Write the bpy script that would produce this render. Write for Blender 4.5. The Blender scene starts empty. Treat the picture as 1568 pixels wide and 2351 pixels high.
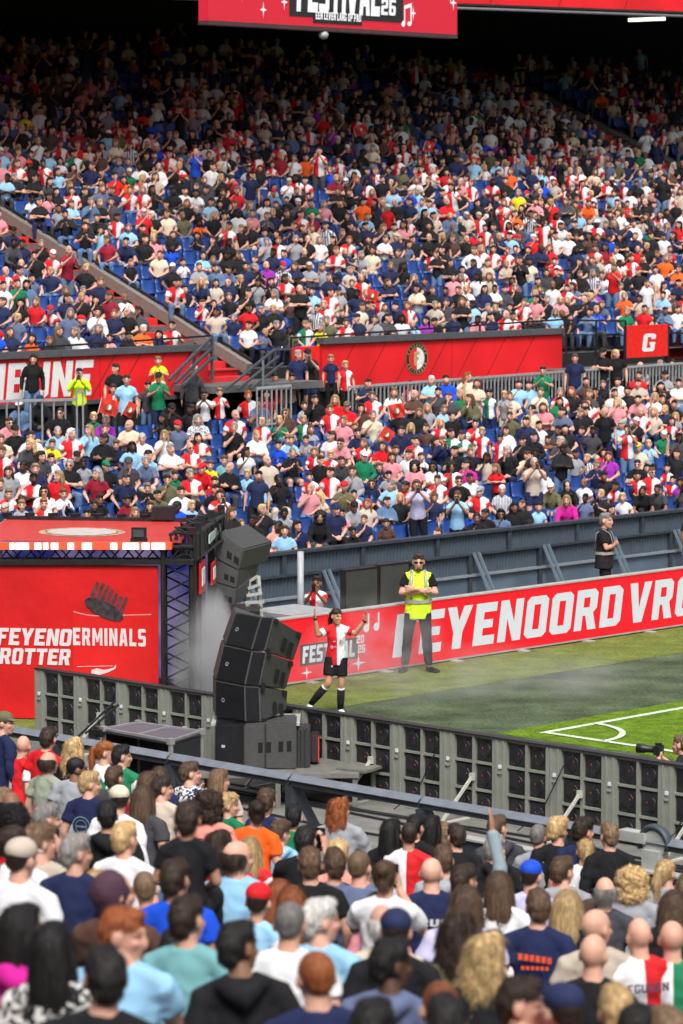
import bpy, bmesh, math, random
import numpy as np
from mathutils import Vector, Matrix, noise
R = math.radians
rnd = random.Random(7)
SC = bpy.context.scene
COL = SC.collection
SUBSET = globals().get('SUBSET')

# ------------------------------------------------------------ camera
F_PX, YH, CAMZ = 7400.0, 480.0, 7.0        # focal length and horizon in pixels of the 1568 x 2351 view
PITCH = math.atan((1175.5 - YH) / F_PX)
cd = bpy.data.cameras.new('camera'); cam = bpy.data.objects.new('camera', cd); COL.objects.link(cam)
cam.location = (0, 0, CAMZ); cam.rotation_euler = (R(90) - PITCH, 0, 0)
cd.sensor_fit = 'VERTICAL'; cd.sensor_height = 36; cd.lens = F_PX / 2351 * 36
cd.clip_start = 0.5; cd.clip_end = 600
cd.dof.use_dof = True; cd.dof.focus_distance = 46.0; cd.dof.aperture_fstop = 3.3
SC.camera = cam
# ------------------------------------------------------------ sky, sun, exposure
SUN_EL, SUN_AZ = R(52), R(172)      # azimuth clockwise from straight ahead: high behind the camera
wd = bpy.data.worlds.new('World'); SC.world = wd; wd.use_nodes = True
wn = wd.node_tree.nodes; wl = wd.node_tree.links
sky = wn.new('ShaderNodeTexSky'); sky.sky_type = 'NISHITA'; sky.sun_disc = False
sky.sun_elevation = SUN_EL; sky.sun_rotation = SUN_AZ; sky.air_density = 1.0; sky.dust_density = 4.0; sky.ozone_density = 1.0
hs = wn.new('ShaderNodeHueSaturation'); hs.inputs['Saturation'].default_value = 0.22   # cloud cover greys the sky light
wl.new(sky.outputs[0], hs.inputs['Color']); tcw = wn.new('ShaderNodeTexCoord'); sxy = wn.new('ShaderNodeSeparateXYZ'); wl.new(tcw.outputs['Generated'], sxy.inputs[0])   # overcast: horizon a third as bright as the zenith
mrw = wn.new('ShaderNodeMapRange'); mrw.inputs['From Min'].default_value = 0; mrw.inputs['From Max'].default_value = 1; mrw.inputs['To Min'].default_value = .50; mrw.inputs['To Max'].default_value = 1.35; wl.new(sxy.outputs['Z'], mrw.inputs[0])
vmw = wn.new('ShaderNodeVectorMath'); vmw.operation = 'SCALE'; wl.new(hs.outputs[0], vmw.inputs[0]); wl.new(mrw.outputs[0], vmw.inputs['Scale']); wl.new(vmw.outputs[0], wn['Background'].inputs[0])
wn['Background'].inputs[1].default_value = 0.15
sd = bpy.data.lights.new('sun', 'SUN'); sd.energy = 1.5; sd.angle = R(16); sd.color = (1.0, 0.95, 0.88)
so = bpy.data.objects.new('sun', sd); COL.objects.link(so)
so.rotation_euler = (R(90) - SUN_EL, 0, math.pi - SUN_AZ)     # lamp turned so that the light comes from SUN_AZ
SC.view_settings.view_transform = 'Standard'; SC.view_settings.look = 'None'; SC.view_settings.gamma = 1
SC.view_settings.exposure = .58
SC.cycles.max_bounces = 5; SC.cycles.diffuse_bounces = 3; SC.cycles.glossy_bounces = 2; SC.cycles.volume_bounces = 0
SC.cycles.transparent_max_bounces = 6; SC.cycles.use_adaptive_sampling = True; SC.cycles.adaptive_threshold = 0.02
SC.cycles.volume_step_rate = 2; SC.cycles.use_denoising = True

# ------------------------------------------------------------ frames: u runs along the far board, n away from the pitch on the far side
UX, UY = math.cos(R(45.97)), math.sin(R(45.97))
def W(a, b, z=0.0): return Vector((a * UX - b * UY, a * UY + b * UX, z))
U3, N3, Z3 = Vector((UX, UY, 0)), Vector((-UY, UX, 0)), Vector((0, 0, 1))
CP, SP = math.cos(PITCH), math.sin(PITCH)
def ray(X, Y):
    x = (X - 784) / F_PX; y = -(Y - 1175.5) / F_PX
    return Vector((x, CP + y * SP, y * CP - SP))
def ab(p): return (p[0] * UX + p[1] * UY, -p[0] * UY + p[1] * UX)
def pick_b(X, Y, b):
    d = ray(X, Y); t = b / (d.dot(N3)); p = d * t; return (ab(p)[0], CAMZ + p.z)
def pick_a(X, Y, a):
    d = ray(X, Y); t = a / (d.dot(U3)); p = d * t; return (ab(p)[1], CAMZ + p.z)
def pick_z(X, Y, z):
    d = ray(X, Y); t = (z - CAMZ) / d.z; return ab(d * t)
def pick_slope(X, Y, kind, c0, m, x0):      # height c0 + m*(coord-x0) over a ('a') or b ('b')
    d = ray(X, Y); e = d.dot(U3 if kind == 'a' else N3)
    t = (c0 - m * x0 - CAMZ) / (d.z - m * e); p = d * t; q = ab(p)
    return q[0], q[1], CAMZ + p.z
def project(p):
    q = Vector(p) - Vector((0, 0, CAMZ)); z = q.y * CP - q.z * SP; y = q.y * SP + q.z * CP
    return 784 + F_PX * q.x / z, 1175.5 - F_PX * y / z, z
# floors of the stands
NEAR_F = (-0.32, -0.205, 21.5); LOW_F = (-0.73, 0.30, 45.8); UP_F = (3.19, 0.407, 55.6)
def fl(F, x): return F[0] + F[1] * (x - F[2])

# ------------------------------------------------------------ colours
C = dict(bk=(.012,.012,.014), nv=(.015,.022,.07), wh=(.72,.72,.74), gy=(.30,.31,.34), dg=(.055,.055,.065), lb=(.28,.52,.74), bl=(.01,.07,.55),
    rd=(.62,.012,.018), og=(.85,.12,.015), gn=(.01,.17,.075), be=(.50,.42,.35), pk=(.68,.26,.30), mg=(.62,.02,.30), pu=(.32,.03,.40), tl=(.16,.36,.38),
    yl=(.80,.68,.02), ol=(.12,.115,.06), br=(.09,.045,.035), mr=(.25,.012,.03), sl=(.11,.14,.24), cr=(.66,.58,.44), co=(.75,.28,.22), lv=(.48,.46,.66),
    sg=(.28,.31,.24), hv=(.62,.90,.02), dn=(.10,.17,.30), ltl=(.2,.42,.42))
CN = dict(bk='black', nv='navy', wh='white', gy='grey', dg='dark grey', lb='light blue', bl='bright blue', rd='red', og='orange', gn='green', be='beige', pk='pink',
    mg='magenta', pu='purple', tl='teal', yl='yellow', ol='olive', br='brown', mr='maroon', sl='slate blue', cr='cream', co='coral', lv='lavender', sg='sage green',
    hv='yellow hi-vis', dn='denim', ltl='pale teal')
HC = dict(k=(.012,.010,.010), d=(.035,.020,.014), m=(.095,.055,.032), l=(.20,.125,.070), b=(.50,.34,.16), g=(.24,.22,.21), w=(.55,.53,.50), r=(.30,.085,.025))
HN = dict(k='black', d='dark brown', m='brown', l='light brown', b='blond', g='grey', w='white', r='ginger')
SKIN = {1: (.60,.33,.24), 2: (.42,.22,.14), 3: (.23,.115,.07), 4: (.075,.036,.024)}

# ------------------------------------------------------------ materials
MATS = {}
def mat(name, col=(.5,.5,.5), rough=.6, metal=0, var=.08, scale=8, bump=0, bscale=40, emit=None, estr=1.0, objcol=False, spec=.5, stretch=None, coat=0):
    if name in MATS: return MATS[name]
    m = bpy.data.materials.new(name); m.use_nodes = True; MATS[name] = m
    nt = m.node_tree; b = nt.nodes['Principled BSDF']; L = nt.links.new
    b.inputs['Roughness'].default_value = rough; b.inputs['Metallic'].default_value = metal
    b.inputs['Specular IOR Level'].default_value = spec; b.inputs['Coat Weight'].default_value = coat
    tc = nt.nodes.new('ShaderNodeTexCoord'); src = tc.outputs['Object']
    if stretch:
        mp = nt.nodes.new('ShaderNodeMapping'); mp.inputs['Scale'].default_value = stretch; L(src, mp.inputs[0]); src = mp.outputs[0]
    nz = nt.nodes.new('ShaderNodeTexNoise'); nz.inputs['Scale'].default_value = scale; nz.inputs['Detail'].default_value = 5; L(src, nz.inputs['Vector'])
    mr = nt.nodes.new('ShaderNodeMapRange'); mr.inputs['To Min'].default_value = 1 - var * 2; mr.inputs['To Max'].default_value = 1 + var * 2
    mr.inputs['From Min'].default_value = .25; mr.inputs['From Max'].default_value = .75
    L(nz.outputs[0], mr.inputs[0])
    mx = nt.nodes.new('ShaderNodeVectorMath'); mx.operation = 'SCALE'; L(mr.outputs[0], mx.inputs['Scale'])
    if objcol:
        oi = nt.nodes.new('ShaderNodeObjectInfo'); L(oi.outputs['Color'], mx.inputs[0])
    else: mx.inputs[0].default_value = col
    L(mx.outputs[0], b.inputs['Base Color'])
    m['mx'] = mx.name
    if bump:
        n2 = nt.nodes.new('ShaderNodeTexNoise'); n2.inputs['Scale'].default_value = bscale; n2.inputs['Detail'].default_value = 4; L(src, n2.inputs['Vector'])
        bp = nt.nodes.new('ShaderNodeBump'); bp.inputs['Strength'].default_value = 1; bp.inputs['Distance'].default_value = bump; L(n2.outputs[0], bp.inputs['Height']); L(bp.outputs[0], b.inputs['Normal'])
    if emit is not None:
        b.inputs['Emission Color'].default_value = (*emit, 1); b.inputs['Emission Strength'].default_value = estr
    return m
def colour_link(m, fn):      # fn(nt, L) -> socket that replaces the plain colour going into the variation node
    nt = m.node_tree; mx = nt.nodes[m['mx']]
    for l in list(mx.inputs[0].links): nt.links.remove(l)
    nt.links.new(fn(nt, nt.links.new), mx.inputs[0]); return m
def attr_tint(nt, L, col_socket, name='tint'):
    at = nt.nodes.new('ShaderNodeAttribute'); at.attribute_name = name
    vm = nt.nodes.new('ShaderNodeVectorMath'); vm.operation = 'MULTIPLY'; L(col_socket, vm.inputs[0]); L(at.outputs['Color'], vm.inputs[1]); return vm.outputs[0]
def objc(nt): return nt.nodes.new('ShaderNodeObjectInfo').outputs['Color']
M_SKIN = colour_link(mat('skin', rough=.5, var=.05, scale=14, objcol=True, spec=.35), lambda nt, L: attr_tint(nt, L, objc(nt)))
M_SKIN.node_tree.nodes['Principled BSDF'].inputs['Subsurface Weight'].default_value = 0.0
M_CLOTH = mat('cloth', rough=.9, var=.05, scale=5, bump=.006, bscale=11, objcol=True, spec=.2)
def strandy(nt, L):
    g = nt.nodes.new('ShaderNodeNewGeometry'); mr = nt.nodes.new('ShaderNodeMapRange'); mr.inputs['To Min'].default_value = .62; mr.inputs['To Max'].default_value = 1.4; L(g.outputs['Random Per Island'], mr.inputs[0])
    vm = nt.nodes.new('ShaderNodeVectorMath'); vm.operation = 'SCALE'; L(objc(nt), vm.inputs[0]); L(mr.outputs[0], vm.inputs['Scale']); return vm.outputs[0]
M_HAIR = colour_link(mat('hair', rough=.55, var=.22, scale=60, bump=.006, bscale=110, objcol=True, stretch=(1, 1, .12), spec=.35), strandy)
M_CURL = colour_link(mat('curly_hair', rough=.6, var=.25, scale=40, bump=.012, bscale=60, objcol=True, spec=.3), strandy)
M_CAP = mat('cap_cloth', rough=.8, var=.05, objcol=True, spec=.3)
def jersey(nt, L):
    tc = nt.nodes.new('ShaderNodeTexCoord'); sx = nt.nodes.new('ShaderNodeSeparateXYZ'); L(tc.outputs['Object'], sx.inputs[0])
    g = nt.nodes.new('ShaderNodeMath'); g.operation = 'GREATER_THAN'; L(sx.outputs[0], g.inputs[0]); g.inputs[1].default_value = 0.0
    at = nt.nodes.new('ShaderNodeAttribute'); at.attribute_name = 'slv'
    s = nt.nodes.new('ShaderNodeMath'); s.operation = 'SUBTRACT'; L(g.outputs[0], s.inputs[0]); L(at.outputs['Fac'], s.inputs[1])
    ab_ = nt.nodes.new('ShaderNodeMath'); ab_.operation = 'ABSOLUTE'; L(s.outputs[0], ab_.inputs[0])
    r2 = nt.nodes.new('ShaderNodeMath'); r2.operation = 'GREATER_THAN'; L(ab_.outputs[0], r2.inputs[0]); r2.inputs[1].default_value = .5
    m = nt.nodes.new('ShaderNodeMix'); m.data_type = 'RGBA'; L(r2.outputs[0], m.inputs[0]); m.inputs[6].default_value = (.74,.74,.76,1); L(objc(nt), m.inputs[7]); return m.outputs[2]
M_JERSEY = colour_link(mat('jersey_cloth', rough=.75, var=.03, scale=6, bump=.005, bscale=11, objcol=True, spec=.3), jersey)
def stripes(nt, L):
    tc = nt.nodes.new('ShaderNodeTexCoord'); w = nt.nodes.new('ShaderNodeTexWave'); w.inputs['Scale'].default_value = 9; L(tc.outputs['Object'], w.inputs[0])
    g = nt.nodes.new('ShaderNodeMath'); g.operation = 'GREATER_THAN'; L(w.outputs['Fac'], g.inputs[0]); g.inputs[1].default_value = .5
    m = nt.nodes.new('ShaderNodeMix'); m.data_type = 'RGBA'; L(g.outputs[0], m.inputs[0]); m.inputs[6].default_value = (.72,.72,.72,1); L(objc(nt), m.inputs[7]); return m.outputs[2]
M_STRIPE = colour_link(mat('striped_cloth', rough=.8, var=.03, objcol=True, spec=.3), stripes)
def patchy(nt, L):
    tc = nt.nodes.new('ShaderNodeTexCoord'); w = nt.nodes.new('ShaderNodeTexNoise'); w.inputs['Scale'].default_value = 22; w.inputs['Distortion'].default_value = 1.2; L(tc.outputs['Object'], w.inputs['Vector'])
    g = nt.nodes.new('ShaderNodeMath'); g.operation = 'GREATER_THAN'; L(w.outputs[0], g.inputs[0]); g.inputs[1].default_value = .52
    m = nt.nodes.new('ShaderNodeMix'); m.data_type = 'RGBA'; L(g.outputs[0], m.inputs[0]); m.inputs[6].default_value = (.66,.64,.62,1); L(objc(nt), m.inputs[7]); return m.outputs[2]
M_PRINT = colour_link(mat('printed_cloth', rough=.8, var=.03, objcol=True, spec=.3), patchy)

# ------------------------------------------------------------ mesh helpers
class MB:
    def __init__(s): s.v = []; s.f = []; s.m = []; s.n = 0
    def add(s, v, f, mi=0):
        v = np.asarray(v, float).reshape(-1, 3); s.v.append(v); n = s.n
        s.f += [tuple(i + n for i in q) for q in f]; s.m += [mi] * len(f); s.n += len(v); return s
    def box(s, c, d, ax=None, mi=0):       # centre, full sizes, axes
        ax = ax or (U3, N3, Z3); c = np.array(c); h = [np.array(ax[i]) * d[i] / 2 for i in range(3)]
        v = [c + sx * h[0] + sy * h[1] + sz * h[2] for sz in (-1, 1) for sx, sy in ((-1, -1), (1, -1), (1, 1), (-1, 1))]
        return s.add(v, [(3, 2, 1, 0), (4, 5, 6, 7), (0, 1, 5, 4), (1, 2, 6, 5), (2, 3, 7, 6), (3, 0, 4, 7)], mi)
    def bar(s, p, q, w, h=None, mi=0, up=Z3):       # box bar from p to q
        p = Vector(p); q = Vector(q); d = q - p; L = d.length; d.normalize(); x = d.cross(up)
        if x.length < 1e-3: x = d.cross(U3)
        x.normalize(); y = x.cross(d); return s.box((p + q) / 2, (w, L, h or w), (x, d, y), mi)
    def tube(s, pts, rad, seg=8, mi=0, cap=True, ref=None, dome=False):
        v, f = tube_arrays(pts, rad, seg, ref, dome); return s.add(v, f, mi)
    def ell(s, c, r, seg=10, mi=0, rot=None):
        v, f = ell_arrays(c, r, seg, rot); return s.add(v, f, mi)
    def quad(s, pts, mi=0): return s.add(pts, [tuple(range(len(pts)))], mi)
    def mesh(s, name, mats, smooth=False):
        me = bpy.data.meshes.new(name); me.from_pydata(np.concatenate(s.v).tolist(), [], s.f)
        mats = mats if isinstance(mats, (list, tuple)) else [mats]
        for m in mats: me.materials.append(m)
        if any(s.m): me.polygons.foreach_set('material_index', s.m)
        if smooth: me.shade_smooth()
        me.update(); return me
    def build(s, name, mats, parent=None, smooth=False, **tags): return link(name, s.mesh(name, mats, smooth), parent, **tags)
def link(name, me, parent=None, **tags):
    o = bpy.data.objects.new(name, me); COL.objects.link(o)
    if parent is not None: o.parent = parent; o.matrix_parent_inverse = parent.matrix_world.inverted() if parent.type == 'EMPTY' and False else Matrix()
    for k, v in tags.items():
        if v is not None: o[k] = v
    return o
def thing(name, label, cat, loc=(0, 0, 0), rz=0, group=None, kind=None):
    o = bpy.data.objects.new(name, None); COL.objects.link(o); o.location = loc; o.rotation_euler = (0, 0, rz); o.empty_display_size = .2
    o['label'] = label; o['category'] = cat
    if group: o['group'] = group
    if kind: o['kind'] = kind
    return o
def tube_arrays(pts, rad, seg=8, ref=None, dome=False):
    P = [np.array(p, float) for p in pts]; Rr = [(r, r) if np.isscalar(r) else tuple(r) for r in rad]
    if dome:                                   # rounded ends
        t0 = P[0] - P[1]; t0 /= np.linalg.norm(t0); t1 = P[-1] - P[-2]; t1 /= np.linalg.norm(t1)
        m0, m1 = min(Rr[0]), min(Rr[-1]); a, b = Rr[0], Rr[-1]
        P = [P[0] + t0 * m0, P[0] + t0 * m0 * .7] + P + [P[-1] + t1 * m1 * .7, P[-1] + t1 * m1]
        Rr = [(a[0] * .25, a[1] * .25), (a[0] * .72, a[1] * .72)] + Rr + [(b[0] * .72, b[1] * .72), (b[0] * .25, b[1] * .25)]
    n = len(P); X = None; V = []
    for i in range(n):
        t = P[min(i + 1, n - 1)] - P[max(i - 1, 0)]; t /= (np.linalg.norm(t) + 1e-9)
        if X is None:
            X = np.array(ref if ref is not None else ((1, 0, 0) if abs(t[0]) < .8 else (0, 0, 1)), float)
        X = X - t * X.dot(t); X /= (np.linalg.norm(X) + 1e-9); Y = np.cross(t, X)
        for k in range(seg):
            a = 2 * math.pi * k / seg; V.append(P[i] + X * math.cos(a) * Rr[i][0] + Y * math.sin(a) * Rr[i][1])
    F = [(i * seg + k, i * seg + (k + 1) % seg, (i + 1) * seg + (k + 1) % seg, (i + 1) * seg + k) for i in range(n - 1) for k in range(seg)]
    F += [tuple(reversed(range(seg))), tuple(range((n - 1) * seg, n * seg))]
    return np.array(V), F
def ell_arrays(c, r, seg=10, rot=None):
    V = [(0, 0, -1)]; nr = max(4, seg // 2 + 1)
    for i in range(1, nr):
        ph = -math.pi / 2 + math.pi * i / nr
        for k in range(seg):
            th = 2 * math.pi * k / seg; V.append((math.cos(ph) * math.cos(th), math.cos(ph) * math.sin(th), math.sin(ph)))
    V.append((0, 0, 1)); V = np.array(V) * np.array(r)
    if rot is not None: V = V @ np.array(rot).T
    V = V + np.array(c); F = []
    for k in range(seg): F.append((0, 1 + (k + 1) % seg, 1 + k))
    for i in range(nr - 2):
        for k in range(seg):
            a = 1 + i * seg + k; b = 1 + i * seg + (k + 1) % seg; F.append((a, b, b + seg, a + seg))
    o = 1 + (nr - 2) * seg; e = len(V) - 1
    for k in range(seg): F.append((o + k, o + (k + 1) % seg, e))
    return V, F
def remesh(mb, voxel, smooth=3, disp=None, deci=None):
    me = bpy.data.meshes.new('t'); me.from_pydata(np.concatenate(mb.v).tolist(), [], mb.f); me.update()
    o = bpy.data.objects.new('t', me); COL.objects.link(o)
    md = o.modifiers.new('r', 'REMESH'); md.mode = 'VOXEL'; md.voxel_size = voxel; md.use_smooth_shade = True
    if smooth:
        sm = o.modifiers.new('s', 'SMOOTH'); sm.factor = .5; sm.iterations = smooth
    if deci:
        dm = o.modifiers.new('d', 'DECIMATE'); dm.ratio = deci
    dg = bpy.context.evaluated_depsgraph_get(); ev = o.evaluated_get(dg); out = bpy.data.meshes.new_from_object(ev)
    bpy.data.objects.remove(o); bpy.data.meshes.remove(me); out.shade_smooth()
    if disp:
        n = len(out.vertices); co = np.empty(n * 3); out.vertices.foreach_get('co', co); co = co.reshape(-1, 3)
        no = np.empty(n * 3); out.vertices.foreach_get('normal', no); no = no.reshape(-1, 3)
        d = np.array([disp(Vector(p)) for p in co]); out.vertices.foreach_set('co', (co + no * d[:, None]).ravel()); out.update()
    return out
def coords(me):
    co = np.empty(len(me.vertices) * 3); me.vertices.foreach_get('co', co); return co.reshape(-1, 3)

# ------------------------------------------------------------ the human figure
ARMS = {   # elbow, wrist, hand direction for the right arm (+x); relative to the chest top; the left arm mirrors unless given
    'down': [((.235, -.03, -.28), (.25, .05, -.53), (0, .25, -1))],
    'clap': [((.25, .06, -.25), (.10, .27, -.14), (-.45, .35, .80)), ((-.24, .08, -.24), (-.07, .29, -.11), (.20, .45, .85))],
    'fold': [((.245, .07, -.27), (-.03, .205, -.235), (-1, 0, .15)), ((-.245, .07, -.27), (.05, .235, -.20), (1, -.05, .1))],
    'phone': [((.22, .17, -.20), (.05, .33, .03), (-.15, .1, 1))],
    'lap': [((.225, .02, -.27), (.08, .25, -.38), (-.6, .7, -.2))],
    'knee': [((.22, .20, -.26), (.05, .36, -.28), (-.7, .6, -.2))],
    'wave': [((.24, -.02, .24), (.20, .03, .50), (0, .1, 1)), ((-.235, -.03, -.28), (-.25, .05, -.53), (0, .25, -1))],
    'rest': [((.27, -.02, -.26), (.20, .22, -.36), (-.1, .9, -.4)), ((-.25, .04, -.26), (-.10, .27, -.33), (.7, .6, -.1))],
    'drink': [((.22, .15, -.24), (.09, .27, -.05), (-.5, .1, .8)), ((-.24, .0, -.28), (-.18, .22, -.40), (.2, .9, -.3))],
    'chin': [((.22, .14, -.25), (.05, .20, -.02), (-.3, -.2, 1)), ((-.225, .02, -.27), (-.05, .25, -.36), (.8, .5, -.1))],
    'up': [((.33, .02, -.09), (.38, .07, .155), (.20, .02, 1)), ((-.34, .02, -.13), (-.47, .10, .07), (-.02, .02, 1))],
}
def hand_prims(mb, wr, hd, palm_n, s=1.0, curl=.25, seg=6):
    hd = Vector(hd).normalized(); pn = Vector(palm_n); pn = (pn - hd * pn.dot(hd)).normalized(); sd_ = hd.cross(pn)
    wr = Vector(wr)
    mb.tube([wr, wr + hd * .035 * s, wr + hd * .085 * s], [(.026 * s, .016 * s), (.038 * s, .017 * s), (.039 * s, .014 * s)], 8, ref=sd_, dome=True)
    for k, (o, L) in enumerate(((-.030, .068), (-.010, .078), (.011, .073), (.030, .058))):
        b = wr + hd * .085 * s + sd_ * o * s; m = b + (hd + sd_ * o * 2.5 + pn * curl * .5).normalized() * L * .5 * s; e = m + (hd + sd_ * o * 2.5 + pn * curl * 1.6).normalized() * L * .5 * s
        mb.tube([b - hd * .015 * s, m, e], [.0098 * s, .0092 * s, .0075 * s], seg, dome=True)
    th = wr + hd * .03 * s - sd_ * .028 * s
    mb.tube([th, th + (hd * .5 - sd_ * .75 + pn * .3).normalized() * .035 * s, th + (hd * .9 - sd_ * .7 + pn * .4).normalized() * .066 * s], [.015 * s, .0115 * s, .009 * s], seg, dome=True)
def frame(yaw=0, pitch=0, roll=0):
    return Matrix.Rotation(yaw, 3, 'Z') @ Matrix.Rotation(pitch, 3, 'X') @ Matrix.Rotation(roll, 3, 'Y')
class Fig:
    def __init__(s, sit=False, arms='down', yaw=0, pitch=0, lean=0, hscale=1.08, legs=None, arm_def=None, wide=1.0, roll=0, bend=0):
        s.sit, s.lean, s.hs, s.wide = sit, lean, hscale, wide
        s.pel = Vector((0, -.02, .47 if sit else .93)); s.rot = Matrix.Rotation(-lean, 3, 'X')
        s.chest = s.T((0, 0, .49)); s.hrot = frame(yaw, pitch, roll)
        nk = s.T((0, .005, .505)); s.hc = nk + Matrix.Rotation(-lean * .35, 3, "X") @ Vector((0, .025, .045 + .10 * hscale)); s.nk = nk
        A = arm_def or ARMS[arms]; A = [A[0], A[1] if len(A) > 1 else tuple((-p[0], p[1], p[2]) for p in A[0])]
        s.arm = []
        for sg, (e, w, h) in zip((1, -1), A):
            sh = s.T((sg * .168 * wide, 0, .432))
            s.arm.append((sh, s.chest + s.rot @ Vector(e), s.chest + s.rot @ Vector(w), s.rot @ Vector(h)))
        if legs: s.leg = [tuple(Vector(p) for p in l) for l in legs]
        elif sit: s.leg = [(Vector((g * .09, 0, .47)), Vector((g * .13, .42, .50)), Vector((g * .13, .40, .09)), Vector((g * .15, .54, .03))) for g in (1, -1)]
        else: s.leg = [(Vector((g * .09, -.01, .92)), Vector((g * .105, .02, .50)), Vector((g * .11, -.02, .08)), Vector((g * .14, .12, .03))) for g in (1, -1)]
    def T(s, p): return s.pel + s.rot @ Vector(p)
    def H(s, p): return s.hc + s.hrot @ (Vector(p) * s.hs)
    def body(s, voxel, fingers=True, crowd=False, deci=None, smile=False):
        mb = MB(); w = s.wide
        if not crowd: mb.tube([s.T(p) for p in ((0, 0, -.06), (0, 0, .05), (0, .005, .18), (0, .01, .33), (0, 0, .45), (0, 0, .50))],
                [(.125 * w, .085), (.132 * w, .092), (.115 * w, .080), (.128 * w, .088), (.095 * w, .064), (.052, .050)], 14, dome=True)
        for g in (1, -1): mb.tube([s.T((g * .02, -.01, .50)), s.T((g * .145 * w, 0, .435))], [.042, .040], 8, dome=True)
        mb.tube([s.T((0, -.01, .46)), s.nk + Vector((0, 0, .03)), s.H((0, -.012, -.06))], [.058, .053, .052], 10)
        e = lambda c, r: mb.ell(s.H(c), np.array(r) * s.hs, 16, rot=s.hrot)
        e((0, -.012, .025), (.076, .097, .098)); e((0, .028, -.028), (.062, .070, .090)); e((0, .040, -.085), (.044, .050, .038))
        e((0, .086, .028), (.045, .014, .012)); e((0, .088, -.066), (.026, .016, .011)); e((0, .080, -.098), (.022, .018, .016))
        for g in (1, -1): e((g * .080, -.005, -.010), (.011, .021, .033)); e((g * .036, .076, -.025), (.020, .018, .018))
        mb.tube([s.H((0, .094, .015)), s.H((0, .112, -.018)), s.H((0, .108, -.036))], [.009 * s.hs, .012 * s.hs, .015 * s.hs], 8, dome=True)
        for sh, el, wr, hd in s.arm:
            mb.tube([s.T((sh.x * .6, 0, .45)) if not s.sit or True else sh, sh, (sh + el) / 2, el], [.048, .050, .046, .040], 10, dome=True)
            mb.tube([el, el * .6 + wr * .4, wr], [.041, .040, .027], 10, dome=True)
            if fingers: hand_prims(mb, wr, hd, (-math.copysign(1, sh.x), .3, 0) if abs(Vector(hd).normalized().x) < .6 else (0, -1, 0))
            else: mb.tube([wr, wr + Vector(hd).normalized() * .15], [(.03, .018), (.025, .014)], 8, dome=True)
        for hp, kn, an, to in ([] if crowd else s.leg):
            mb.tube([hp, hp * .5 + kn * .5, kn], [.078, .074, .056], 12, dome=True)
            cm = kn * .65 + an * .35; back = Vector((0, -.018, 0)); mb.tube([kn, cm + back, an], [.055, .056, .036], 12, dome=True)
            mb.tube([an + Vector((0, -.03, -.04)), to], [(.036, .035), (.040, .022)], 10, dome=True)
        me = remesh(mb, voxel, 2, deci=deci)
        if True:
            co = coords(me); n = len(co); Rm = np.array(s.hrot); q = (co - np.array(s.hc)) @ Rm / s.hs
            t = np.ones((n, 4)); fr = (q[:, 1] > .045) & (np.abs(q[:, 0]) < .07)
            def spot(cx, cz, rx, rz, c):
                k = fr & (((np.abs(q[:, 0]) - cx) / rx) ** 2 + ((q[:, 2] - cz) / rz) ** 2 < 1); t[k, :3] = c
            chk = fr & (((np.abs(q[:, 0]) - .038) / .022) ** 2 + ((q[:, 2] + .035) / .02) ** 2 < 1); t[chk, :3] = (1.02, .86, .84)
            spot(0, -.067, .026, .010, (.80, .42, .42))
            if smile: spot(0, -.064, .020, .0065, (1.5, 2.3, 3.0))
            if not s.sit: t[(co[:, 2] < .085)] = (.08, .08, .08, 1)
            spot(.033, .034, .020, .0055, (.30, .26, .25)); spot(.032, .008, .0175, .0105, (.62, .52, .50)); spot(.032, .008, .012, .0065, (.16, .16, .18))
            a = me.color_attributes.new('tint', 'FLOAT_COLOR', 'POINT'); a.data.foreach_set('color', t.ravel())
        return me
    def shirt(s, voxel, long=False, hood=False, sleeveless=False, vest=False, deci=None, smooth=2, grow=0.0, hem=None):
        mb = MB(); w = s.wide; g = grow; hm = hem if hem is not None else (-.10 if not s.sit else -.04)
        mb.tube([s.T(p) for p in ((0, 0, hm), (0, .005, .05), (0, .012, .20), (0, .014, .33), (0, .002, .43), (0, 0, .49), (0, -.002, .523))],
                [(.186 * w + g, .142 + g), (.180 * w + g, .136 + g), (.158 * w + g, .118 + g), (.168 * w + g, .124 + g), (.135 * w + g, .098 + g), (.078 + g, .072 + g), (.064, .064)], 18)
        for q in (1, -1): mb.tube([s.T((q * .035, -.006, .495)), s.T((q * .10 * w, -.003, .468)), s.T((q * .155 * w, 0, .432))], [.060, .062, .064], 10)
        for sh, el, wr, hd in s.arm:
            if vest or sleeveless: mb.tube([s.T((math.copysign(.09, sh.x), 0, .45)), sh], [.06 + g, .066 + g], 10); continue
            mid = sh * .38 + el * .62
            mb.tube([s.T((math.copysign(.09, sh.x), 0, .41)), sh, mid], [.066 + g, .066 + g, .069 + g], 12)
            if long:
                mb.tube([mid, el], [.058 + g, .054 + g], 12, dome=True); mb.tube([el, el * .5 + wr * .5, wr], [.054 + g, .047 + g, .040 + g], 12)
        if hood:
            mb.tube([s.T((-.10, -.03, .50)), s.T((-.06, -.10, .49)), s.T((0, -.135, .44)), s.T((.06, -.10, .49)), s.T((.10, -.03, .50))], [.035, .045, .06, .045, .035], 10, dome=True)
        me = remesh(mb, voxel, smooth, disp=(lambda p: .013 * noise.noise(Vector((p.x * 10, p.y * 10, p.z * 4.5))) + .008 * noise.noise(Vector((p.x * 20 + p.z * 9, p.y * 20, p.z * 17))) * (1 if p.z < 1.3 else .5)) if voxel < .026 else None, deci=deci)
        co = coords(me); dt = np.full(len(co), 9.0); da = np.full(len(co), 9.0)
        def seg(p, q):
            p = np.array(p); q = np.array(q); d = q - p; t = np.clip(((co - p) @ d) / (d @ d), 0, 1); return np.linalg.norm(co - p - t[:, None] * d, axis=1)
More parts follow.
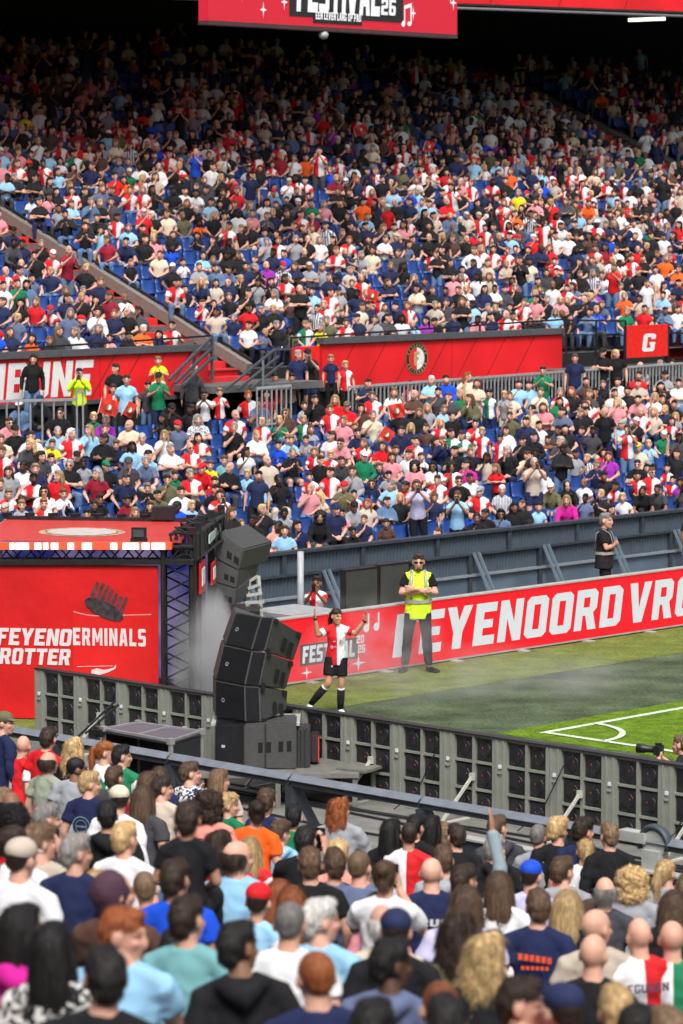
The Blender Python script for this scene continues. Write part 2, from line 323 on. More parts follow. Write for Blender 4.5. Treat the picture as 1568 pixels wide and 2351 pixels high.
        for sh, el, wr, hd in s.arm:
            da = np.minimum(da, seg(sh * .75 + el * .25, el) - .055)
            if long: da = np.minimum(da, seg(el, wr) - .05)
        ax = seg(s.T((-.07, 0, .34)), s.T((.07, 0, .34))); ax2 = seg(s.T((-.07, 0, 0)), s.T((-.07, 0, .4))); ax3 = seg(s.T((.07, 0, 0)), s.T((.07, 0, .4)))
        ax4 = seg(s.T((-.12, 0, .45)), s.T((.12, 0, .45)))
        dt = np.minimum(np.minimum(ax, ax4), np.minimum(ax2, ax3)) - .085
        sl = (da < dt).astype(float)
        a = me.attributes.new('slv', 'FLOAT', 'POINT'); a.data.foreach_set('value', sl)
        return me
    def pants(s, voxel, short=False, deci=None):
        mb = MB(); w = s.wide
        mb.tube([s.T((0, 0, -.07)), s.T((0, 0, .07))], [(.152 * w, .112), (.150 * w, .11)], 14, dome=True)
        for hp, kn, an, to in s.leg:
            if short: mb.tube([hp, hp * .30 + kn * .70], [.102, .10], 12)
            else:
                mb.tube([hp * .8 + kn * .2 if not s.sit else hp, hp * .5 + kn * .5, kn], [.094, .088, .072], 12, dome=True); mb.tube([kn, kn * .65 + an * .35 + Vector((0, -.014, 0)), an + (kn - an) * .06], [.072, .073, .056], 12)
        return remesh(mb, voxel, 2, disp=(lambda p: .008 * noise.noise(p * 14)) if voxel < .026 else None, deci=deci)
    def shoe(s, i, voxel=.014):
        mb = MB(); hp, kn, an, to = s.leg[i]; mb.tube([an + Vector((0, -.03, -.035)), to + Vector((0, .01, 0))], [(.048, .046), (.050, .030)], 10, dome=True); return remesh(mb, voxel, 1)

def hair_mesh(style, voxel=.009, deci=None):
    mb = MB(); e = lambda c, r, rot=None: mb.ell(c, r, 18, rot=rot)
    strand = lambda p: .0045 * noise.noise(Vector((p.x * 55, p.y * 55, p.z * 9)))
    d = strand
    if style in ('s', 'l', 'w', 'p', 'n', 't'):
        e((0, -.012, .058), (.079, .096, .070)); e((0, -.035, .022), (.0795, .081, .086)); e((0, -.062, -.025), (.062, .050, .058))
    if style in 'slwt': e((0, .035, .100), (.055, .052, .030))
    if style == 's':
        d = lambda p: .006 * noise.noise(Vector((p.x * 40, p.y * 40, p.z * 16))) + .008 * max(0, p.z) * 10 * noise.noise(p * 22)
    if style == 't':
        e((0, .022, .088), (.068, .076, .042)); d = lambda p: .009 * noise.noise(Vector((p.x * 30, p.y * 30, p.z * 20)))
    if style in ('l', 'w'):
        bot = -.30 if style == 'l' else -.24; bw = 1.0 if style == 'l' else 1.12
        mb.tube([(0, -.05, .06), (0, -.072, -.05), (0, -.088, -.16), (0, -.095, bot)], [(.082, .06), (.088 * bw, .052), (.092 * bw, .042), (.06 * bw, .022)], 16, dome=True)
        for g in (1, -1): mb.tube([(g * .066, .0, .06), (g * .083, -.012, -.03), (g * .085 * bw, -.018, -.13), (g * .078 * bw, -.02, bot + .04)], [.026, .028, .03 * bw, .014], 10, dome=True)
        if style == 'w': d = lambda p: .013 * noise.noise(Vector((p.x * 26, p.y * 26, p.z * 16)))
    if style == 'p':
        mb.tube([(0, -.095, .045), (0, -.135, .04), (0, -.150, -.05), (0, -.135, -.17), (0, -.125, -.27)], [.020, .028, .034, .028, .010], 12, dome=True)
    if style == 'n': e((0, -.105, .065), (.042, .038, .040)); 
    if style in ('c', 'a'):
        k = 1.0 if style == 'c' else .80
        e((0, -.035, .035), (.125 * k, .118 * k, .110 * k + .01)); 
        if style == 'c': e((0, -.045, -.07), (.128, .095, .12)); d = lambda p: .026 * noise.noise(p * 24) + .012 * noise.noise(p * 55)
        else: e((0, -.05, -.02), (.088, .075, .07)); d = lambda p: .008 * noise.noise(p * 60)
    if style == 'b': e((0, -.0155, .030), (.0785, .0985, .0985)); e((0, -.058, -.018), (.058, .046, .045)); d = lambda p: .0015 * noise.noise(p * 60)
    if style == 'r': mb.tube([(.074, .012, .012), (.080, -.04, .012), (.055, -.088, .0), (0, -.106, -.005), (-.055, -.088, .0), (-.080, -.04, .012), (-.074, .012, .012)], [(.014, .030), (.018, .042), (.022, .05), (.022, .055), (.022, .05), (.018, .042), (.014, .030)], 10, ref=(1, 0, 0), dome=True)
    if style == 'h':
        e((0, -.035, .018), (.098, .112, .118)); mb.tube([(0, -.03, -.04), (0, -.01, -.13), (0, -.01, -.20)], [(.092, .088), (.085, .075), (.15, .10)], 18, dome=True); d = lambda p: .006 * noise.noise(p * 14)
    if style == 'k':
        e((0, -.010, .060), (.0865, .106, .078)); mb.tube([(0, .07, .050), (0, .155, .040)], [(.070, .010), (.052, .006)], 14, ref=(1, 0, 0), dome=True); d = None
    if style == 'u':
        e((0, -.010, .068), (.088, .104, .075)); mb.tube([(0, -.01, .050), (0, -.01, .040)], [(.105, .12), (.135, .15)], 20, ref=(1, 0, 0)); d = None
    me = remesh(mb, voxel, 1, disp=d, deci=deci)
    return me
def glasses_mesh():
    mb = MB()
    for g in (1, -1): mb.ell((g * .034, .096, .008), (.027, .006, .019), 12); mb.bar((g * .06, .09, .012), (g * .082, .0, .005), .004, .008)
    mb.bar((-.012, .100, .012), (.012, .100, .012), .004, .005)
    me = bpy.data.meshes.new('g'); me.from_pydata(np.concatenate(mb.v).tolist(), [], mb.f); me.shade_smooth(); return me

def add_strands(me, style):
    """thin tapering locks laid over the hair surface"""
    n = {'b': 0, 'z': 0, 'k': 0, 'h': 0, 'u': 0, 'r': 900, 's': 2600, 't': 2600, 'l': 2400, 'w': 2800, 'p': 1900, 'n': 1700, 'c': 3600, 'a': 2400}[style]
    if not n: return me
    q = random.Random(11); me.calc_loop_triangles(); tris = me.loop_triangles; co = coords(me); V = []; F = []
    areas = np.array([t.area for t in tris]); cum = np.cumsum(areas); tot = cum[-1]
    for i in range(n):
        t = tris[int(np.searchsorted(cum, q.random() * tot))]; a, b, c = (Vector(co[k]) for k in t.vertices); r1, r2 = sorted((q.random(), q.random())); p = a * r1 + b * (r2 - r1) + c * (1 - r2); nn = Vector(t.normal)
        if style in 'ca': d = Vector((q.gauss(0, 1), q.gauss(0, 1), q.gauss(-.4, 1))); L = q.uniform(.018, .038); lift = .010; w = .0034
        elif style in 'st': d = Vector((q.gauss(0, .35), .25 if p.z > .08 else -.25, -.7 if p.z < .09 else q.gauss(0, .3))) + Vector((p.x * 3, 0, 0)); L = q.uniform(.014, .034); lift = .005 if style == 's' else .010; w = .0030
        elif style == 'n' and p.y < -.08 and p.z > .02: d = Vector((q.gauss(0, 1), q.gauss(0, 1), q.gauss(0, 1))); L = .03; lift = .006; w = .003
        elif style in 'pn' and p.y > -.10 and p.z > -.08: d = (Vector((0, -.12, .06)) - p) + Vector((q.gauss(0, .02), 0, q.gauss(0, .02))); L = q.uniform(.03, .06); lift = .002; w = .003
        else: d = Vector((q.gauss(0, .22) + p.x * 2, -.3 if p.z > .04 else q.gauss(0, .15), -1)); L = q.uniform(.04, .10); lift = .004 if style != 'w' else .009; w = .0032
        d = (d - nn * d.dot(nn)); 
        if d.length < 1e-4: continue
        d.normalize(); s_ = d.cross(nn) * w * .5; m = p + d * L * .5 + nn * lift + s_ * q.gauss(0, 1.6); e = p + d * L + nn * lift * q.uniform(.1, 1.4) + s_ * q.gauss(0, 2.5) - Vector((0, 0, L * .12)); k = len(V)
        V += [p - s_ - nn * .002, p + s_ - nn * .002, m - s_ * .8, m + s_ * .8, e]; F += [(k, k + 1, k + 3, k + 2), (k + 2, k + 3, k + 4)]
    bm = bmesh.new(); bm.from_mesh(me); vs = [bm.verts.new(v) for v in V]
    for f in F:
        x = bm.faces.new([vs[i] for i in f]); x.smooth = True
    bm.to_mesh(me); bm.free(); return me
# ------------------------------------------------------------ spectators noted from the photograph
# "tileX tileY scale" heads each block; then x y hair.colour top skin flags
# hair: s short b cropped z bald r receding l long w wavy c curly a tight curls p ponytail n bun t boyish h headscarf k cap u bucket hat
# top: t T-shirt l long sleeves h jacket j jersey s striped p printed o vest; flags: K child S standing C clapping F folded P phone W waving H chin N knees L/R head turned G sunglasses U carried X shorts
NEAR = """
#0 2850 2.24
30 0 k.ol lnv 1 R
175 210 z jrd 1 L
355 130 s.d trd 1
655 220 w.b tbk 1
445 360 r.d tsg 1
630 390 b.k tgy 3 R
920 260 p.r twh 1 R
1110 295 s.k jgn 1 R
800 530 s.b tnv 1 R
985 475 s.m tdg 1
1040 660 k.cr lwh 1 L
1290 540 l.m tmr 1
1470 490 l.m tnv 1
1270 665 l.m tdg 1
1440 580 s.d tbe 1 R
180 720 r.k tdg 3
370 810 s.g tdg 1 R
80 860 a.k trd 4
70 680 t.l jrd 1 K
45 1120 k.be twh 1
215 1000 p.d lwh 1 R
455 1020 t.l tbe 1 PR
640 1085 s.g tnv 1 R
1130 970 s.b twh 1
1060 800 s.k hbk 2
#700 2950 2.24
175 225 s.m pnv 1 CR
415 290 l.l tbe 1 R
250 500 c.d tco 1
95 580 s.d tbk 2 KU
60 1100 s.d tbl 2
520 500 t.b tgn 1 KR
650 550 n.d tog 1
790 460 t.m tnv 1 K
1030 600 s.k tgn 1 K
945 740 t.m hlb 1 KR
1140 790 s.k tbk 1 P
1475 550 w.r lgy 1 RC
450 850 w.d trd 1
535 920 r.d tlb 1 R
740 890 l.b jrd 1 K
1270 1000 s.m tbk 1
1450 985 s.m tsl 1
1500 940 s.b tco 1
#1400 3100 2.24
520 350 s.k tbk 1
405 400 l.k tbk 1
535 420 b.d jrd 2
685 360 l.k tbk 1
810 440 t.l twh 1 K
950 440 s.d tbk 1
1100 790 s.d hpd 2 WR
1415 365 s.m hdg 1 R
1325 550 s.g hbk 1 R
1235 690 t.b jrd 1 K
870 620 s.m hgy 1
665 740 z tnv 1
320 780 n.m twh 1 P
85 690 b.l tsl 1
930 1010 l.m tlv 1
1080 1240 w.d tol 1 R
340 1150 r.w tcr 1
355 1200 k.nv tbk 1
310 1060 l.m tpk 1 K
1420 880 l.m twh 1
#2032 3100 2.24
180 785 k.bl tlv 1
385 380 t.b tbk 1 R
370 440 b.g tgy 1 C
600 385 t.d tnv 1 R
635 580 p.b jrd 1
945 435 s.l lbk 1
430 735 s.m tgy 1 R
895 900 r.g tdg 1
1000 1020 s.m tbk 1 K
1180 850 c.b tgy 1
1385 765 p.b tgy 1 R
1430 1060 l.m tbk 1
280 1040 s.m tnv 1
470 1040 l.b tbk 1 C
640 1110 s.m tdn 1 K
820 1200 z tbe 1 RH
1270 1260 z jrd 1
1510 1290 z jgn 1
700 1420 z tbk 1 C
1540 900 l.l twh 1
#0 3396 2.24
200 480 l.k hmg 1 R
640 640 l.k pbk 1
820 870 s.k tbk 1
960 530 s.r tlb 1 BH
740 185 p.b tmg 1 K
1085 200 h.mv lbr 1 RC
1405 185 b.l jgn 1 K
1500 690 s.k tbk 1 K
#700 3396 2.24
215 420 s.d ttl 1
650 300 k.rd jlb 1 K
860 290 l.r tdn 1 K
1085 325 l.r tdg 1 K
990 485 b.g twh 1
1350 440 s.w tlb 1 R
760 680 s.k hbk 3 R
1430 935 b.r tnv 1
#1400 3396 2.24
1390 760 s.d hol 1 R
1090 750 w.b lbk 1 R
310 810 s.k hsl 4 R
710 1210 b.r tbk 1
960 1290 s.k tdg 1
0 1330 s.k tbk 1
#2032 3396 2.24
190 1170 s.d tog 1 B
450 1260 k.nv tpk 1
1020 1230 s.b tgy 1
1450 1430 s.l tgn 1
1290 1400 s.k tbk 1
"""
LOW = """
#0 1000 1.1478
140 475 l.d hbk 1 SD
365 540 s.k hhv 1 SP
530 520 s.k tbk 1 SR
570 570 s.d tlb 1 S
505 612 t.d jrd 1 SK
670 600 t.d tdg 1 SK
735 485 t.l tyl 1 KU
730 560 k.bk tgn 2 SC
875 525 k.wh hdg 1 SR
#600 1250 1.96
1140 290 s.g tnv 1 SL
1260 280 k.bk tbk 1 SPX
1425 325 t.l tnv 1 SK
1550 375 t.b jrd 1 SK
985 470 t.k trd 2 SK
1100 470 t.k tbe 2 SK
#0 1560 2.8
210 110 k.wh hdn 4
455 55 k.nv hbk 4
670 190 r.d tbk 1 G
100 290 s.d tpk 1 G
185 385 k.bk tbk 1
1045 240 t.b tgn 1 K
1150 275 s.g tpu 1
1445 325 z tcr 1 R
625 400 r.w tlb 1
795 420 w.w jrd 1
1000 385 l.b llb 1 R
1140 480 s.k lbk 3 R
1275 545 t.m lnv 1 K
1465 570 l.k tlb 4
370 450 s.d twh 1
320 530 w.b tdg 1 R
445 545 t.b twh 1 K
570 540 t.m tyl 1 K
430 670 l.d tdg 1
575 700 t.d twh 1 K
880 680 k.bk tbk 1 K
955 755 n.k tgy 4 K
755 770 s.g tbk 1 GF
1190 785 k.gn hbk 1
1430 745 k.dg tdg 1 H
1085 870 w.g tmr 1 R
1370 925 s.d tnv 1
400 815 t.l hnv 1
240 790 n.k twh 4 R
115 840 l.m tgy 1
625 895 l.b trd 1 R
510 1060 l.d twh 1 G
710 1095 t.m lwh 1 K
500 1200 t.r jrd 1 K
75 1090 t.l jrd 1 K
245 1220 t.l tgy 1 K
1110 1160 s.k tbk 3 K
1065 1225 n.k hbk 3 K
1000 1320 s.k tdg 2
1440 1170 s.k tmr 3 K
1480 1300 l.b tgy 1 K
25 980 s.m tgy 1
20 480 s.m tcr 1
#560 1560 2.8
350 140 k.bk hbk 3 H
560 150 s.k hbk 4 R
740 -5 t.k twh 2 SKP
905 -30 t.l jrd 1 SKC
1245 0 s.r jrd 1
1390 -10 l.k tmr 1
1360 80 s.d tsl 2
1050 215 z jrd 1
1020 350 s.g tbk 1 HX
670 265 w.g psl 1
260 440 l.b twh 1
40 475 r.w twh 1
330 590 s.g twh 1
565 580 z jrd 1 GF
1290 440 b.b lwh 1 F
60 665 s.k tlb 1
100 720 s.g tsl 1
690 800 k.rd hrd 1 RN
760 780 t.m tyl 1 K
940 725 s.m ttl 1 K
970 800 z hbk 1 FR
1210 880 t.b tlb 1 K
1345 1000 s.k tlb 4
590 870 s.g jrd 1 F
855 960 t.d trd 1 K
385 890 t.d tgn 1 K
315 930 s.d tol 1
90 1030 t.l tbk 1 K
185 1110 s.k tol 2
450 1065 s.d twh 1
445 1230 b.k hbl 4 R
585 1230 t.b tlb 1 K
870 1105 l.m jrd 1 P
820 1050 s.k tbk 1
670 1360 b.k tdg 3 K
1260 1390 s.k tbk 4
95 1240 l.m tbk 1 K
#840 1720 2.8
790 490 b.k hbk 4
905 190 b.g tbk 1 CX
1220 275 t.d hbk 1 LX
1490 280 s.d tdg 2
1355 220 t.b jrd 1 K
1155 180 l.b jrd 1 K
765 110 t.k hbl 1 K
895 45 t.l twh 1 K
1450 70 s.d tpk 1 G
1345 0 s.d twh 1 R
845 860 s.k tgy 4 K
730 1010 b.k tco 4 R
820 1060 l.m tlb 1 
1005 1005 l.d tnv 1
1215 900 c.k hbk 2 N
1385 820 u.nv tnv 1
455 1070 l.m tbk 1
1480 870 s.k tpk 2 K
#1400 1680 2.8
45 510 s.d hgy 1 H
120 80 p.k tnv 1
115 430 t.d tyl 2 K
155 340 k.wh hgn 1
370 230 l.m trd 1
460 350 l.m tpk 1
340 470 l.l tnv 1 K
420 560 s.k tgy 1 K
265 650 l.m hnv 1 KG
445 665 b.g tlb 1 R
580 680 n.k trd 3 R
790 655 l.l tlv 1 SP
1210 780 n.m tlb 2 SP
745 455 c.k tpk 1
950 450 l.k twh 3 G
1165 460 c.k jrd 3
975 600 s.d jrd 1
1235 615 s.d tbk 1 G
1345 580 s.k twh 3
1435 735 k.gy jrd 1 R
45 900 k.bk tgy 3 N
35 1180 s.k tbk 3 KN
430 1090 p.k lbr 2 K
1430 1025 b.k tbk 3
1510 985 n.k tbk 3 R
690 165 s.d jrd 1
690 320 s.d twh 1
800 360 t.m twh 1 K
1010 170 t.l lnv 1 P
1190 280 s.k tbk 1
1390 -20 s.d jrd 1
1480 75 t.b jrd 1 SK
1370 305 t.l tbk 1 K
1310 440 p.k tmg 1 R
#1960 1600 2.8
130 945 s.w ssl 1
105 1205 l.k hdn 3 G
270 1140 l.k hbk 3
500 640 b.w tbe 1 SPX
400 565 s.d tcr 1 L
835 405 s.g tdg 1 SRC
705 920 k.wh hol 1
900 895 h.bk hbk 1
880 1045 l.b hmg 1
1185 665 n.l tnv 1 CGR
1340 570 l.r tpu 1
1305 800 s.k tbk 3 K
1370 900 t.k jrd 3 KNR
1530 1030 t.b twh 1 K
430 55 k.bk tcr 1 R
440 180 s.d hnv 1
490 350 s.k hbk 1 L
570 230 s.k twh 1 W
680 390 t.k trd 2 K
715 280 s.k tdg 3
885 270 l.k tbk 1
985 90 b.l tbk 1 R
1120 290 b.k tdg 4
830 75 s.d tsl 1 R
1290 70 z tbk 1 SR
1110 0 w.m jrd 1
85 370 t.k jrd 2 SK
225 505 s.g hbk 1 R
360 390 k.bk tbk 1 R
#2172 1400 2.8
365 40 s.m tnv 1 S
650 -30 k.bk tbk 1 SF
830 -10 p.b tbk 1 SL
1090 130 z twh 1 R
1270 110 b.g hbk 1
1430 100 s.d jrd 1
1040 230 r.d trd 1
1340 230 k.bk tgy 1
1105 320 s.d tbe 1
1350 350 c.k tbk 1
1530 320 s.k twh 1 G
880 305 t.d twh 1
690 335 t.l tbk 1 K
990 405 s.k tbk 2
620 415 s.k tbk 2
825 430 n.k twh 1
520 300 s.d tbr 1
510 440 b.l tdg 1
345 410 l.r tbk 1
190 420 s.g jrd 1
800 530 l.b tpk 1 G
550 530 w.m jrd 1
1075 500 s.k tpk 1
1215 470 l.b twh 1
1350 490 s.d tbk 1
1490 560 s.k tbk 2
1090 635 z jrd 1
1225 640 l.b tbe 1
1370 610 p.b tnv 1
1450 690 l.b tgy 1 K
1410 740 l.d jrd 1 K
960 830 s.d jrd 1 SP
880 780 k.sg tlb 1 R
1105 1040 k.yl tcr 1 G
1215 1000 t.b tlb 1 K
1315 900 k.wh tgn 1 K
1530 920 b.k tdg 4
1500 1110 s.d tbk 1 W
1060 1220 n.k tbk 1 G
1060 1360 s.k jrd 2 K
1190 1310 s.m jrd 1 G
1415 1270 t.k jrd 1 K
1440 1400 t.k jrd 1 K
1130 1500 b.k tbk 3 N
1290 1495 s.k tdg 3 N
1530 1430 s.k tpu 3 K
#1680 1450 2.8
125 145 b.w tlb 1
315 130 s.d hbl 1
505 105 l.r tcr 1 L
595 180 l.m tcr 1
185 270 s.k tdg 1
365 335 s.m tdg 1
490 300 l.b tgn 1 R
580 350 l.m lol 1 R
790 290 t.k jgn 1 SK
950 310 t.b tgy 1 SKC
1065 195 s.d tlb 1
1040 320 n.m tcr 1
1390 35 s.d tgn 1 SC
1260 200 s.d tlb 1
1300 280 s.l tcr 1
115 450 l.b tgy 1 K
250 470 t.l tlb 1 K
370 540 b.d tbk 1
205 620 l.b jrd 1 K
1430 440 l.m tpk 1
1385 500 t.r tgy 1 K
#1120 1500 2.8
400 215 s.d hbk 1
290 290 s.d tgy 1 K
605 215 l.b trd 1
935 40 s.d tnv 1 CG
1045 175 s.m jrd 1
1235 135 c.l twh 1
590 325 s.m jrd 1
730 290 k.ol trd 1
890 310 l.d tbr 1
1020 390 b.g tcr 1
80 365 l.l tbr 1 G
245 445 t.b jgn 1 K
15 450 t.b tgn 1 K
380 555 l.m tgy 1 K
310 665 s.d tgy 1 K
110 665 t.l tlb 1 K
1430 60 s.k jrd 1 K
1490 160 z tbr 1 R
680 445 s.l tpk 1
830 520 t.r tnv 1 K
1350 560 n.d tnv 1
1090 650 t.l tnv 1 K
1425 530 l.b tnv 1 K
1260 780 t.m tgy 1 K
"""
C['pd'] = (.26, .33, .37); CN['pd'] = 'pale denim'; C['mv'] = (.07, .03, .05); CN['mv'] = 'dark mauve'
def parse(txt):
    out = []; 
    for ln in txt.strip().splitlines():
        if ln[0] == '#': ox, oy, sc = (float(v) for v in ln[1:].split()); continue
        q = ln.split(); x, y = float(q[0]), float(q[1]); hs_ = q[2].split('.')
        out.append(dict(X=(ox + x / sc) * .57394, Y=(oy + y / sc) * .57394, hair=hs_[0], hc=hs_[1] if len(hs_) > 1 else 'd', top=q[3][0], tc=q[3][1:], skin=int(q[4]), fl=q[5] if len(q) > 5 else ''))
    return out
TPL = {}
def get(key, fn):
    if key not in TPL: TPL[key] = fn()
    return TPL[key]
def fig_for(r, near):
    f = r['fl']; sit = (not near and 'S' not in f) or 'U' in f
    arms = 'clap' if 'C' in f else 'fold' if 'F' in f else 'phone' if 'P' in f else 'wave' if 'W' in f else 'chin' if 'H' in f else 'knee' if 'N' in f else ('lap' if sit else 'down')
    if not near and arms == 'lap': arms = rnd.choice(['lap', 'rest', 'rest', 'chin', 'fold', 'knee', 'drink'] if 'K' not in f else ['lap', 'rest', 'clap'])
    yaw = -.9 if 'R' in f else .7 if 'L' in f else (rnd.choice([-.35, 0.0, .3]) if 'K' not in f else 0.0)
    if near and 'B' in f: yaw = -1.9
    kid = 'K' in f; lean = .42 if 'N' in f or (arms == 'knee' and not near) else (.10 if sit else .03)
    key = (sit, arms, yaw, kid, lean, near)
    return key, (lambda: Fig(sit=sit, arms=arms, yaw=yaw, lean=lean, hscale=(1.12 if near else 1.18) if kid else (.94 if near else 1.0), pitch=-.12 if kid else -.06, wide=(.90 if near else .84) if kid else (.98 if near else .91)))
PEOPLE = []
def put_person(r, near):
    r['near'] = near; key, fn = fig_for(r, near); fg = get(('f',) + key, fn); f = r['fl']
    top_h = fg.hc.z + .128 * fg.hs; kid = 'K' in f; s0 = (.80 if kid else 1.0) * rnd.uniform(.97, 1.03)
    if near:
        a, b, z = pick_slope(r['X'], r['Y'], 'a', NEAR_F[0] + 1.74 - (.22 if kid else 0) + (.55 if 'U' in f else 0), NEAR_F[1], NEAR_F[2]); zf = fl(NEAR_F, a) + (.75 if 'U' in f else 0)
        if a > 22.95: b, z = pick_a(r['X'], r['Y'], 22.95); a = 22.95; zf = max(fl(NEAR_F, a), z - top_h * 1.08)      # the first row stands behind the rail, never beyond it
    else:
        H = top_h * s0 + (.75 if 'U' in f else 0); a, b, z = pick_slope(r['X'], r['Y'], 'b', LOW_F[0] + H, LOW_F[1], LOW_F[2]); zf = fl(LOW_F, b) + (.75 if 'U' in f else 0)
        if b > 54.2:                   # standing on the walkway below the upper front
            b = min(b, 54.4); a, z = pick_b(r['X'], r['Y'], b); zf = z - top_h * s0 - 0
    s = (z - zf) / top_h; s = max(.6, min(.80 if 'U' in f else 1.12, s)); r.update(a=a, b=b, zf=z - s * top_h, s=s, fg=fg, key=key)
    p = W(a, b)
    look = W(31, 27) if near else W(26.5, 22)
    d = look - p; base = math.atan2(-d.x, d.y)
    if not near: base = base * .55 + math.atan2(-(-N3.x), (-N3.y)) * .45 if False else base
    r['rz'] = base + rnd.uniform(-.22, .22); r['depth'] = project((p.x, p.y, z))[2]
    PEOPLE.append(r); return r
def mats_for(t): return {'j': M_JERSEY, 's': M_STRIPE, 'p': M_PRINT}.get(t, M_CLOTH)
def part(name, me, parent, col, m, loc=None, rot=None, sc=None):
    if not me.materials: me.materials.append(m)
    elif me.materials[0] != m:
        o = link(name, me, parent); o.material_slots[0].link = 'OBJECT'; o.material_slots[0].material = m; o.color = (*col, 1)
        if loc is not None: o.location, o.rotation_euler, o.scale = loc, rot, sc
        return o
    o = link(name, me, parent); o.color = (*col, 1)
    if loc is not None: o.location, o.rotation_euler, o.scale = loc, rot, sc
    return o
def jit(c, v=.12): k = rnd.uniform(1 - v, 1 + v); return tuple(min(.9, x * k) for x in c)
def hair_label(r):
    h, c = r['hair'], HN.get(r['hc']) or CN.get(r['hc'], '')
    return {'s': f'short {c} hair', 'b': f'cropped {c} hair', 'z': 'bald head', 'r': f'receding {c} hair', 'l': f'long {c} hair', 'w': f'wavy {c} hair', 'c': f'big curly {c} hair', 'a': f'tight {c} curls',
            'p': f'{c} ponytail', 'n': f'{c} hair bun', 't': f'tousled {c} hair', 'h': f'{c} headscarf', 'k': f'{c} cap', 'u': f'{c} bucket hat'}[h]
def top_label(r):
    c = CN[r['tc']]; return {'t': f'{c} T-shirt', 'l': f'{c} sweater', 'h': f'{c} jacket', 'j': f'{c} and white jersey', 's': f'{c} striped shirt', 'p': f'{c} patterned shirt'}[r['top']]
def build_person(r):
    fg, key, near, f = r['fg'], r['key'], r['near'], r['fl']; vx = .011 if near else .015
    me = get(('b',) + key + (near,), lambda: fg.body(vx)); 
    o = link('person', me); 
    if not me.materials: me.materials.append(M_SKIN)
    o.color = (*jit(SKIN[r['skin']], .10), 1); wd_ = rnd.uniform(.96, 1.08) if 'K' not in f else 1.0
    o.location = W(r['a'], r['b'], r['zf']); o.rotation_euler = (rnd.uniform(-.05, .04), rnd.uniform(-.06, .06), r['rz']); o.scale = (r['s'] * wd_, r['s'] * wd_, r['s'])
    long, hood = r['top'] in 'lh', r['top'] == 'h'
    sm = get(('s',) + key + (long, hood), lambda: fg.shirt(.016 if near else .02, long=long, hood=hood))
    col = C[r['tc']] if r['top'] != 'j' else C['rd' if r['tc'] == 'rd' else r['tc']]
    part('jacket' if hood else 'sweater' if long else 'jersey' if r['top'] == 'j' else 'shirt', sm, o, jit(col, .08), mats_for(r['top']))
    short = 'X' in f; pm = get(('p',) + key + (short,), lambda: fg.pants(.02, short))
    part('shorts' if short else 'trousers', pm, o, jit(rnd.choice([C['dn'], C['bk'], C['nv'], C['dg'], C['be'], C['dn'], C['bk']]) if 'D' not in f else C['dn']), M_CLOTH)
    hl = fg.hc; he = fg.hrot.to_euler(); hsz = (fg.hs,) * 3
    if r['hair'] in 'khu':
        if r['hair'] == 'k': part('hair', get('hr', lambda: hair_mesh('b')), o, HC['d'], M_HAIR, hl, he, hsz)
        part({'k': 'cap', 'h': 'headscarf', 'u': 'bucket_hat'}[r['hair']], get('h' + r['hair'], lambda: hair_mesh(r['hair'])), o, C[r['hc']], M_CAP, hl, he, hsz)
    elif r['hair'] != 'z':
        part('hair', get(('H' if near else 'h') + r['hair'], lambda: add_strands(hair_mesh(r['hair']), r['hair']) if near else hair_mesh(r['hair'])), o, jit(HC[r['hc']], .2), M_CURL if r['hair'] in 'cwa' else M_HAIR, hl, he, hsz)
    if 'G' in f: part('sunglasses', get('gl', glasses_mesh), o, (.01, .01, .01), mat('sunglasses_lens', (.01, .01, .01), .15), hl, he, hsz)
    if 'P' in f:                          # the phone or camera held up is its own thing
        wr = fg.arm[0][2]; q = o.matrix_basis @ Vector((0, wr.y + .03, wr.z + .09))
        X1, Y1 = Vector((1, 0, 0)), Vector((0, 1, 0))
        p = link('phone', get('ph', lambda: MB().box((0, 0, 0), (.078, .012, .155), (X1, Y1, Z3)).box((0, -.0075, 0), (.070, .003, .145), (X1, Y1, Z3)).mesh('phone', mat('phone_glass', (.012, .012, .014), .2))))
        p.location = q; p.rotation_euler = (.15, 0, r['rz']); p.scale = (1.1,) * 3
        p['label'] = 'black phone held up by the person with ' + hair_label(r) + ' in ' + top_label(r).replace(' and white', '-white'); p['category'] = 'phone'; p['group'] = 'phones held up'
    r['obj'] = o
    act = 'carried ' if 'U' in f else ''
    who = ('child' if 'K' in f else 'person')
    r['base'] = f"{act}{who} with {hair_label(r)} in {top_label(r)}" + (', sunglasses' if 'G' in f else '') + (', arms folded' if 'F' in f else ', clapping' if 'C' in f else ', waving' if 'W' in f else ', phone raised' if 'P' in f else '')
    return o
ORD = 'first second third fourth fifth sixth seventh eighth ninth tenth eleventh twelfth thirteenth fourteenth fifteenth sixteenth'.split()
def label_people(L):
    for near in (True, False):
        S = [r for r in L if r['near'] == near]; where = 'near crowd' if near else 'far lower stand'
        G = {}
        for r in S: G.setdefault(r['base'], []).append(r)
        for base, rs in G.items():
            rs.sort(key=lambda r: r['X'])
            for i, r in enumerate(rs):
                if len(rs) == 1: lab = f"{base}, {where}"
                elif len(rs) == 2: lab = f"{base}, {('left', 'right')[i]} one of two, {where}"
                else: lab = f"{base}, {ORD[i] if i < len(rs) - 1 else 'last'} from left, {where}"
                if len(lab.split()) > 16: lab = lab.replace(', ' + where, '')
                r['obj']['label'] = lab; r['obj']['category'] = 'person'; r['obj']['group'] = 'spectators in the near stand' if near else 'spectators in the far stand'
